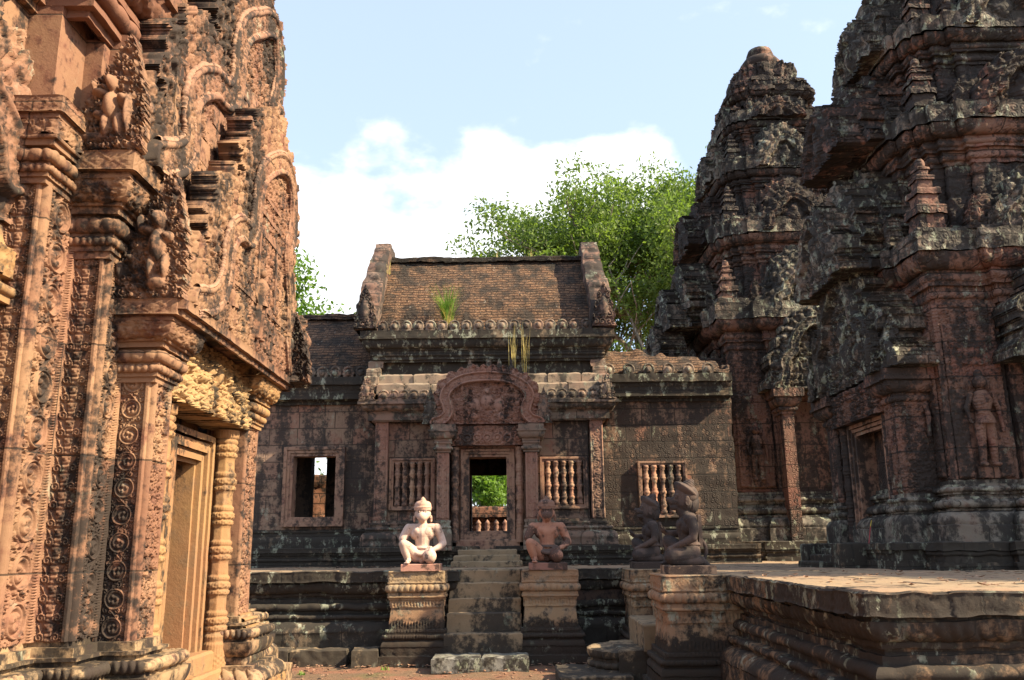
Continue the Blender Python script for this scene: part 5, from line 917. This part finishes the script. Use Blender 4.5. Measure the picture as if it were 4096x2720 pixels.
def guardian_body(kind):
    m = MB()
    # torso
    capsule(m, (-.055, .03, .13), (.055, .03, .13), .105, .105); chain(m, [((0, .03, .15), .115), ((0, .02, .27), .098), ((0, .02, .40), .122), ((0, .03, .47), .10)])
    capsule(m, (-.085, .01, .40), (.085, .01, .40), .085, .085); capsule(m, (-.075, -.035, .435), (-.055, -.04, .42), .055, .055); capsule(m, (.075, -.035, .435), (.055, -.04, .42), .055, .055)
    capsule(m, (-.15, .02, .478), (.15, .02, .478), .062, .062); capsule(m, (0, .02, .50), (0, .005, .58), .062, .058)
    # legs: right knee up, left knee on the ground
    chain(m, [((-.08, .0, .115), .092), ((-.20, -.13, .24), .070), ((-.235, -.155, .265), .064)]); chain(m, [((-.235, -.155, .255), .062), ((-.215, -.14, .17), .056), ((-.175, -.115, .05), .038)]); foot(m, (-.170, -.125, .036), (-.12, -.99, 0), (.99, -.12, 0))
    chain(m, [((.08, .0, .115), .092), ((.115, -.13, .105), .092), ((.125, -.185, .095), .082)]); chain(m, [((.125, -.18, .07), .068), ((.11, -.02, .055), .058), ((.09, .12, .045), .042)]); foot(m, (.09, .13, .045), (0, .7, -.3), (1, 0, 0))
    capsule(m, (0, -.02, .06), (0, .08, .05), .05, .05)
    # arms
    if kind == 'front':
        chain(m, [((-.19, .02, .475), .066), ((-.235, .0, .40), .060), ((-.265, -.02, .34), .055)])
        chain(m, [((.19, .02, .475), .066), ((.245, .02, .37), .056), ((.282, .0, .275), .050)]); chain(m, [((.282, .0, .275), .050), ((.235, -.07, .225), .044), ((.155, -.135, .190), .027)]); hand(m, (.150, -.140, .190), (-.62, -.70, -.33), (-.70, .60, .1), (-.2, -.3, .93))
    else:
        chain(m, [((.165, .03, .475), .060), ((.190, .05, .38), .052), ((.195, .035, .285), .045)]); chain(m, [((.195, .035, .285), .045), ((.175, -.06, .235), .038), ((.145, -.155, .195), .027)]); hand(m, (.140, -.16, .190), (-.1, -.93, -.35), (-.98, .15, .05), (0, -.35, .93))
        chain(m, [((-.165, .03, .475), .060), ((-.205, .04, .38), .050), ((-.215, -.02, .335), .044)]); chain(m, [((-.215, -.02, .335), .044), ((-.225, -.12, .335), .036), ((-.232, -.17, .345), .026)]); hand(m, (-.232, -.175, .345), (0, -.72, .69), (.95, .1, .1), (0, -.69, -.72))
    # head
    if kind == 'front':
        capsule(m, (0, .0, .665), (0, .0, .73), .098, .092); capsule(m, (0, -.045, .640), (0, -.085, .625), .078, .068); capsule(m, (-.02, -.088, .645), (.02, -.088, .645), .042, .042); capsule(m, (0, -.07, .585), (0, -.03, .58), .040, .045)
        for q in (-1, 1): capsule(m, (q * .012, -.088, .722), (q * .062, -.075, .722), .014, .013); ball(m, (q * .037, -.088, .697), .0175, 12, 8); ball(m, (q * .098, .01, .66), .022, 10, 8, (.7, 1, 2.2)); ball(m, (q * .014, -.122, .668), .008, 8, 6)
    else:
        capsule(m, (0, .005, .66), (0, .0, .745), .108, .102); capsule(m, (0, -.07, .675), (0, -.128, .672), .062, .046); ball(m, (0, -.168, .690), .030, 12, 8); capsule(m, (0, -.06, .615), (0, -.125, .610), .050, .034); capsule(m, (0, -.03, .59), (0, -.0, .53), .064, .072)
        for q in (-1, 1): capsule(m, (q * .015, -.098, .735), (q * .062, -.08, .735), .016, .014); ball(m, (q * .044, -.094, .712), .019, 10, 8); ball(m, (q * .110, .012, .675), .028, 10, 8, (.6, 1, 2.0)); tube(m, [(q * (.118), .012 + .02 * math.cos(t), .665 + .045 * math.sin(t)) for t in np.linspace(0, 2 * np.pi, 14)], .009, 6)
    return m
def statue(label, loc, rot, kind, mats, plinth_mat, plw=.25, pld=.25):
    s = thing('guardian_statue', label, 'statue', (0, 0, 0)); s.location = loc; s.rotation_euler = (0, 0, R(rot))
    z0 = .085
    def part(m, name, mat, par=s, sm=True, vox=None, it=4):
        for v in m.v: v[:, 2] += z0
        o = m.build(name, mat, par, sm, keep_world=False)
        if vox: remesh(o, vox, it)
        return o
    b = part(guardian_body(kind), 'body', mats[0], vox=.0055, it=3)
    m = MB(); th = np.linspace(R(188), R(352), 16)
    chain(m, [((.125 * math.cos(t), -.075 - .035 * (-math.sin(t)), .225 - .095 * (-math.sin(t))), .026) for t in th]); chain(m, [((.10 * math.cos(t), -.055 - .035 * (-math.sin(t)), .215 - .07 * (-math.sin(t))), .034) for t in th]); th = np.linspace(0, 2 * np.pi, 25); chain(m, [((.118 * math.cos(t), .025 + .112 * math.sin(t), .215), .013) for t in th]); chain(m, [((.112 * math.cos(t), .025 + .106 * math.sin(t), .235), .008) for t in th]); part(m, 'sash', mats[1], vox=.006, it=2)
    m = MB()
    if kind == 'front':
        lathe(m, (0, .012, .745), [(.115, -.03), (.121, 0), (.121, .02), (.112, .026), (.116, .04), (.109, .065), (.09, .088), (.055, .100), (.042, .104), (.044, .112), (.034, .118), (.033, .128), (.022, .136), (.014, .15), (0, .157)], 40)
        for t in np.linspace(0, 2 * np.pi, 40)[:-1]: ball(m, (.121 * math.cos(t), .012 + .121 * math.sin(t), .755), .0065, 6, 5)
        c_ = part(m, 'crown', mats[2])
        for q in (-1, 1):
            e = MB(); th = np.linspace(0, 2 * np.pi, 20); tube(e, [(q * (.115 + .004 * math.cos(t)), .01 + .022 * math.cos(t), .602 + .036 * math.sin(t)) for t in th], .012, 8); part(e, 'ear_pendant', mats[2])
        m = MB(); tube(m, [(.050 * math.sin(t), -.105 - .022 * math.cos(t), .612 + .006 * math.cos(t * 2)) for t in np.linspace(-1.25, 1.25, 14)], .0048, 6); part(m, 'mouth', M['black'])  # dark tube painted in place of the shade in the mouth groove
        for q in (-1, 1):
            m = MB(); tube(m, [(q * .037 + .0175 * math.cos(t), -.099, .697 + .0175 * math.sin(t)) for t in np.linspace(0, 2 * np.pi, 18)], .0030, 6); part(m, 'eye', M['black'])  # dark ring painted in place of the shade round the eye
    else:
        # tilted disc head-dress with a stepped bun, braid slab down the back and a curled tail
        n = 36; th = np.linspace(0, 2 * np.pi, n + 1); pr = [(.09, -.06), (.122, -.035), (.143, -.004), (.146, .010), (.139, .018), (.128, .020), (.120, .030), (.104, .034), (.096, .043), (.076, .047), (.066, .052), (.072, .062), (.066, .072), (.054, .075), (.060, .085), (.054, .095), (.042, .098), (.047, .108), (.040, .118), (.028, .121), (.030, .130), (.018, .140), (0, .145)]
        pr = np.array(pr); P = np.stack([pr[None, :, 0] * np.cos(th)[:, None], pr[None, :, 0] * np.sin(th)[:, None], pr[None, :, 1] + 0 * th[:, None]], -1); a = R(-36); P = np.stack([P[..., 0], P[..., 1] * math.cos(a) - P[..., 2] * math.sin(a), P[..., 1] * math.sin(a) + P[..., 2] * math.cos(a)], -1) * .98 + np.array([0, .02, .790]); m.grid(P); ball(m, (0, .045, .735), .112, 16, 10); ball(m, (0, .075, .655), .085, 14, 8, (1, 1, 1.4)); part(m, 'crown', mats[2])
        m = MB(); box(m, -.045, .045, .125, .165, .19, .53, .012, .012, .002); part(m, 'back_braid', mats[0])
        m = MB(); chain(m, [((0, .12 + .085 * math.sin(t), .155 - .12 * math.cos(t)), .020) for t in np.linspace(.15, 2.9, 12)]); part(m, 'tail', mats[0], vox=.006, it=2)
    m = MB(); box(m, -plw, plw, -.25, pld, 0, z0 + .005, .02, .008, .002); o = m.build('base_slab', plinth_mat, s, False, keep_world=False)
    return s
def statmat(name, c1, c2, dark, spots=None, dcol=(.05, .035, .03), bump=.6):
    g = G(name); n1 = g.noise(5, 5); n2 = g.noise(40, 5, rough=.7); n3 = g.noise(12, 5, rough=.65)
    col = g.mix(g.ramp(n1, .4, .6), c4(c1), c4(c2)); f = g.ramp(g.math('ADD', n1, g.math('MULTIPLY', n3, .5)), .86 - dark * .3, .96 - dark * .3)
    if spots:
        P = g.tc.outputs['Object']; acc = None
        for (x, y, z, r) in spots:
            d = g.n('VectorMath', (P, (x, y, z)), 1, operation='DISTANCE'); v = g.ramp(g.math('ADD', g.math('DIVIDE', d, r), g.math('MULTIPLY', g.math('SUBTRACT', n3, .5), .9)), 1.05, .85); acc = v if acc is None else g.math('MAXIMUM', acc, v)
        f = g.math('MAXIMUM', f, acc)
    col = g.mix(g.math('MULTIPLY', f, .85), col, c4(dcol)); col = g.mix(g.math('MULTIPLY', g.ramp(n2, .58, .66), .5), col, c4([min(1, x * 1.5) for x in c1]))
    g.t.links.new(col, g.b.inputs['Base Color']); g.t.links.new(g.n('Bump', {'Strength': bump, 'Distance': .006, 'Height': n2}), g.b.inputs['Normal']); return g.m
sp2 = [(0, -.10, .76, .10), (-.24, -.02, .46, .14), (.22, -.02, .34, .10), (.08, -.12, .17, .16), (.02, .1, .10, .15), (.24, -.06, .28, .07)]
a1 = statmat('pale pink sandstone', (.56, .41, .34), (.50, .35, .275), .10); a2 = statmat('two tone sandstone', (.38, .19, .125), (.34, .165, .11), .15, sp2); a3 = statmat('dark weathered sandstone', (.095, .066, .055), (.065, .052, .046), .6, [(0, 0, .55, .12)], (.045, .036, .034)); a3b = statmat('dark sandstone cloth', (.10, .07, .058), (.14, .09, .072), .5)
statue('pale pinkish-white seated monkey guardian with one broken arm, left of the central steps', (-1.25, 12.32, 1.17), 0, 'front', (a1, a1, statmat('pale crown stone', (.52, .33, .25), (.48, .29, .21), .12)), statmat('pink base slab', (.48, .25, .19), (.42, .22, .16), .25), .255, .22)
statue('orange monkey guardian with blackened face and broken arm, right of the central steps', (.45, 12.32, 1.17), 0, 'front', (a2, statmat('dark sash', (.10, .07, .06), (.14, .09, .07), .5), statmat('dark brown crown stone', (.24, .13, .09), (.19, .11, .08), .4)), statmat('dark red base slab', (.26, .13, .10), (.2, .11, .08), .5), .255, .22)
statue('dark bird-faced guardian seen from its side on the nearest pedestal', (1.84, 9.66, 1.17), -90, 'side', (a3, a3b, a3), statmat('blotched base slab', (.34, .22, .14), (.12, .08, .06), .6), .25, .25)
statue('dark bird-faced guardian seen from its side on the farther side pedestal', (1.84, 12.28, 1.17), -90, 'side', (a3, a3b, a3), statmat('black base slab', (.10, .08, .065), (.08, .06, .05), .7), .25, .25)

# ============================================================ TREES
def tree(name, label, loc, h, trunk_h, rad, nleaf, lsize, mat, seed, crown_sq=.8, ntwig=9, group=None, limbs=10, tr=.30, droop=.0, clus=1.0):
    r = random.Random(seed); rn = np.random.default_rng(seed); t = thing(name, label, 'tree', loc, group); m = MB(); tips = []
    def limb(p, d, l, ra, depth):
        pts = [np.array(p)]; dd = np.array(d, float); n = 5
        for i in range(n):
            dd = dd + np.array([r.uniform(-.22, .22), r.uniform(-.22, .22), r.uniform(-.05, .20 - droop)]); dd /= np.linalg.norm(dd); pts.append(pts[-1] + dd * l / n)
        tube(m, pts, np.linspace(ra, ra * .45, n + 1), 7 if depth < 2 else 5)
        if depth >= 3: tips.append(pts[-1]); tips.append(pts[-3]); return
        for k in range(r.choice([3, 4]) if depth else 4):
            a = pts[r.randint(2, n)]; az = r.uniform(0, 2 * math.pi); nd = dd * .65 + np.array([math.cos(az), math.sin(az), r.uniform(-.1, .6)]) * .75; limb(a, nd / np.linalg.norm(nd), l * r.uniform(.55, .75), ra * .5, depth + 1)
        tips.append(pts[-1])
    pts = [np.array([0, 0, -.3])]
    for i in range(8): pts.append(np.array([r.uniform(-.15, .15) * i * .3, r.uniform(-.1, .1) * i * .3, h * .80 * (i + 1) / 8]))
    tube(m, pts, np.linspace(tr, tr * .25, 9), 12)
    for k in range(limbs):
        f = r.uniform(trunk_h, .97); i = f * 8; a = pts[min(8, int(i))] ; az = k * 2.4 + r.uniform(-.4, .4); el = r.uniform(.15, .8); prof = math.sin(max(.15, min(1, (1 - f) / (1 - trunk_h) * .85 + .12)) * math.pi * .62)
        limb(a, (math.cos(az), math.sin(az), el), rad * .62 * max(.45, prof), tr * .38, 1)
    m.build('trunk', M['bark'], t, True, keep_world=False)
    tp = np.array(tips); k = nleaf // len(tp) + 1; cl = np.repeat(tp, k, 0); sp = np.clip(rn.normal(size=cl.shape), -1.7, 1.7) * np.array([1, 1, .62]) * (rad * .105 * clus)
    shift = np.repeat(rn.normal(size=tp.shape) * rad * .05, k, 0); C = (cl + sp + shift)[:nleaf]; n = len(C)
    a = rn.normal(size=(n, 3)); a /= np.linalg.norm(a, axis=1)[:, None]; b = np.cross(a, rn.normal(size=(n, 3))); b /= np.linalg.norm(b, axis=1)[:, None]; s = lsize * rn.uniform(.6, 1.25, (n, 1))
    V = np.stack([C - a * s, C - b * s * .42, C + a * s, C + b * s * .42], 1); mm = MB(); mm.add(V.reshape(-1, 3), np.arange(n * 4).reshape(-1, 4)); mm.build('crown', mat, t, False, keep_world=False); return t
tree('broadleaf_tree', 'tall leafy tree with pale trunk behind the gate roof and towers', (6.0, 40, 0), 19.6, .38, 9.4, 105000, .12, M['leaf'], 9, limbs=26, tr=.42, clus=.50)
tree('broadleaf_tree', 'bright green tree just showing beyond the left shrine', (-9.6, 30, 0), 14.6, .3, 4.6, 36000, .12, M['leaf_light'], 8, limbs=16, tr=.2)
tree('broadleaf_tree', 'small green tree framed by the open central doorway', (-1.3, 33, 0), 5.6, .22, 2.0, 22000, .10, M['leaf_light'], 12, limbs=10, tr=.10)
tree('broadleaf_tree', 'low tree crown rising behind the right gallery wing', (0.6, 48, 0), 12.6, .25, 5.4, 30000, .15, M['leaf'], 15, limbs=14, tr=.25)
tree('unseen_shade_tree', 'unseen tree added right of the near platform to shade it', (10.0, 7.3, 0), 7.6, .55, 2.7, 22000, .11, M['leaf'], 21, limbs=12, tr=.12)  # out-of-view tree, added to cast shade on the platform and nearer tower
# ============================================================ FAR WALL SEEN THROUGH THE DOOR
m = MB(); box(m, -14, 10, 25.8, 26.3, 0, .80, .12, .03, .03, .02); box(m, -14, 10, 25.6, 26.5, 2.32, 2.62, .12, .03, .03, .02); box(m, -14, 10, 25.9, 26.3, .8, 2.32, .2, .02, .02); W2 = thing('enclosure_wall', 'reddish laterite wall with stubby balusters beyond the central doorway', 'wall', (-1, 26, 0)); m.build('wall', M['laterite'], W2)
for i in range(12):
    m = MB(); lathe(m, (-2.5 + .25 * i, 25.45, 1.84), [(.07, 0), (.09, .03), (.09, .08), (.05, .12), (.085, .2), (.05, .28), (.08, .31), (.05, .36), (0, .42)], 10); m.build('baluster', M['gate_red'], W2, True)
m = MB(); box(m, -3.1, 2.0, 25.2, 25.8, 0, 1.84, .1, .02, .02); m.build('ledge', M['laterite'], W2)
# ============================================================ SMALL THINGS
def tuft(name, label, loc, n, h, mat, seed, spread=.5, w_=.006, grp=None, cat='grass tuft'):
    r = np.random.default_rng(seed); m = MB()
    for i in range(n):
        az = r.uniform(0, 2 * np.pi); l = h * r.uniform(.45, 1.0); s_ = spread * r.uniform(.1, 1); b = r.normal(size=2) * .03; t = np.linspace(0, 1, 6); d = np.array([math.cos(az), math.sin(az)])
        c = np.stack([b[0] + d[0] * s_ * l * t ** 1.8, b[1] + d[1] * s_ * l * t ** 1.8, l * (t - .25 * s_ * t ** 3)], -1); wv = np.array([-d[1], d[0], 0]) * w_ * (1 - t)[:, None] * .5 + 1e-4; m.grid(np.stack([c - wv, c + wv], 0))
    o = m.build(name, mat, None, False); o.location = loc; tag(o, label, cat, grp); return o
tuft('grass_tuft', 'large green grass tuft growing on the brick roof above the tile ends', (-1.16, 15.34, 5.30), 300, .92, M['grass'], 1, .62, .016)
tuft('grass_tuft', 'straw-yellow base blades mixed in the large roof tuft', (-1.15, 15.30, 5.27), 110, .55, M['straw'], 2, .8, .014)
tuft('dry_stalks', 'pair of tall pale dry stalks rising from the pediment crest', (.02, 14.8, 4.35), 14, 1.02, M['straw'], 3, .12, .022)
tuft('dry_stalks', 'right-hand clump of tall pale dry stalks on the pediment crest', (.22, 14.85, 4.30), 12, 1.05, M['straw'], 4, .10, .022)
for i, (x, y, z, h_) in enumerate([(-.29, 16.5, 6.98, .28), (.40, 16.5, 6.98, .30), (-1.9, 16.45, 6.95, .16), (-2.33, 16.0, 6.55, .35), (-1.0, 16.48, 6.98, .12)]):
    tuft('dry_stalks', ['short dry stalk on the roof ridge left of its middle', 'tallest dry stalk on the roof ridge, right half', 'tiny dry tuft near the left end of the roof ridge', 'drooping dry tuft against the left gable end', 'tiny dry tuft on the roof ridge above the green tuft'][i], (x, y, z), 8, h_, M['straw'], 10 + i, .3, .014)
for i, (x, y, lb) in enumerate([(-.85, 11.93, 'green sprout at the left foot of the central steps'), (-.35, 11.96, 'green sprout between the two pale foot blocks'), (-2.55, 11.2, 'low green weed on the bare earth'), (-1.62, 11.55, 'small green weed near the left front pedestal')]): tuft('weed', lb, (x, y, 0.0), 22, .07, M['grass'], 30 + i, 1.2, .012, cat='weed')
# fallen leaves
rl = np.random.default_rng(3); m = MB()
for i in range(620):
    if i < 230: x, y = rl.uniform(-3.9, 1.2), rl.normal(12.0, .22)
    elif i < 340: x, y = rl.uniform(.8, 2.1), rl.uniform(10.9, 13)
    elif i < 420: x, y = rl.uniform(-4, 2), rl.uniform(9.5, 12)
    elif i < 520: x, y = rl.uniform(2.2, 5.0), rl.uniform(5.8, 9.4)
    else: x, y = rl.uniform(-3.6, 1.9), rl.uniform(13.1, 14.6)
    zb_ = 1.178 if i >= 420 else 0.0
    s_ = rl.uniform(.018, .05); a = rl.uniform(0, 6.28); t = np.linspace(0, 1, 6); wd = np.sin(t * np.pi) ** .8 * s_ * .45; c = np.array([x, y]) ; dx, dy = math.cos(a), math.sin(a); zc = zb_ + .012 + .25 * s_ * (2 * t - 1) ** 2 * rl.uniform(.2, 1.6)
    L_ = np.stack([x + dx * (t - .5) * 2 * s_ - dy * wd, y + dy * (t - .5) * 2 * s_ + dx * wd, zc + .2 * wd], -1); C_ = np.stack([x + dx * (t - .5) * 2 * s_, y + dy * (t - .5) * 2 * s_, zc - .1 * wd], -1); R_ = np.stack([x + dx * (t - .5) * 2 * s_ + dy * wd, y + dy * (t - .5) * 2 * s_ - dx * wd, zc + .2 * wd], -1); m.grid(np.stack([L_, C_, R_], 0))
o = m.build('fallen_leaves', plainmat('dry leaf', (.34, .20, .13), .6)); tag(o, 'scattered dry brown leaves along the foot of the terrace', 'leaf litter', kind='stuff')
# pebbles
m = MB(); 
for i in range(260):
    x, y = rl.uniform(-4, 2), rl.uniform(9.6, 12.2); s_ = rl.uniform(.006, .022); ball(m, (x, y, .004), s_, 7, 5, (1, rl.uniform(.6, 1.2), .6))
o = m.build('pebbles', plainmat('pebble', (.26, .15, .10), .9)); tag(o, 'small stones strewn over the bare earth', 'pebbles', kind='stuff')
# marker pole and pale cloth
m = MB(); tube(m, [(4.16, 10.62, 1.465), (4.19, 10.60, 1.66)], .005, 8); o = thing('marker_pole', 'thin red and yellow marker stick leaning by the tower doorway', 'marker stick', (4.16, 10.62, 1.46)); m.build('lower_half', plainmat('red plastic', (.38, .05, .06), .4), o, True)
m = MB(); tube(m, [(4.19, 10.60, 1.66), (4.205, 10.59, 1.73)], .0052, 8); m.build('upper_tip', plainmat('yellow plastic', (.45, .35, .05), .4), o, True)
m = MB(); ball(m, (-.52, 14.95, 1.625), .045, 12, 8, (1.2, .8, .6)); ball(m, (-.47, 14.97, 1.615), .03, 10, 6, (1.3, .8, .5)); o = m.build('pale_cloth', plainmat('pale cloth', (.65, .52, .42), .9), None, True); tag(o, 'small pale cloth lying on the gate door sill', 'cloth')  # pale cloth on the sill, modelled as two flattened lumps
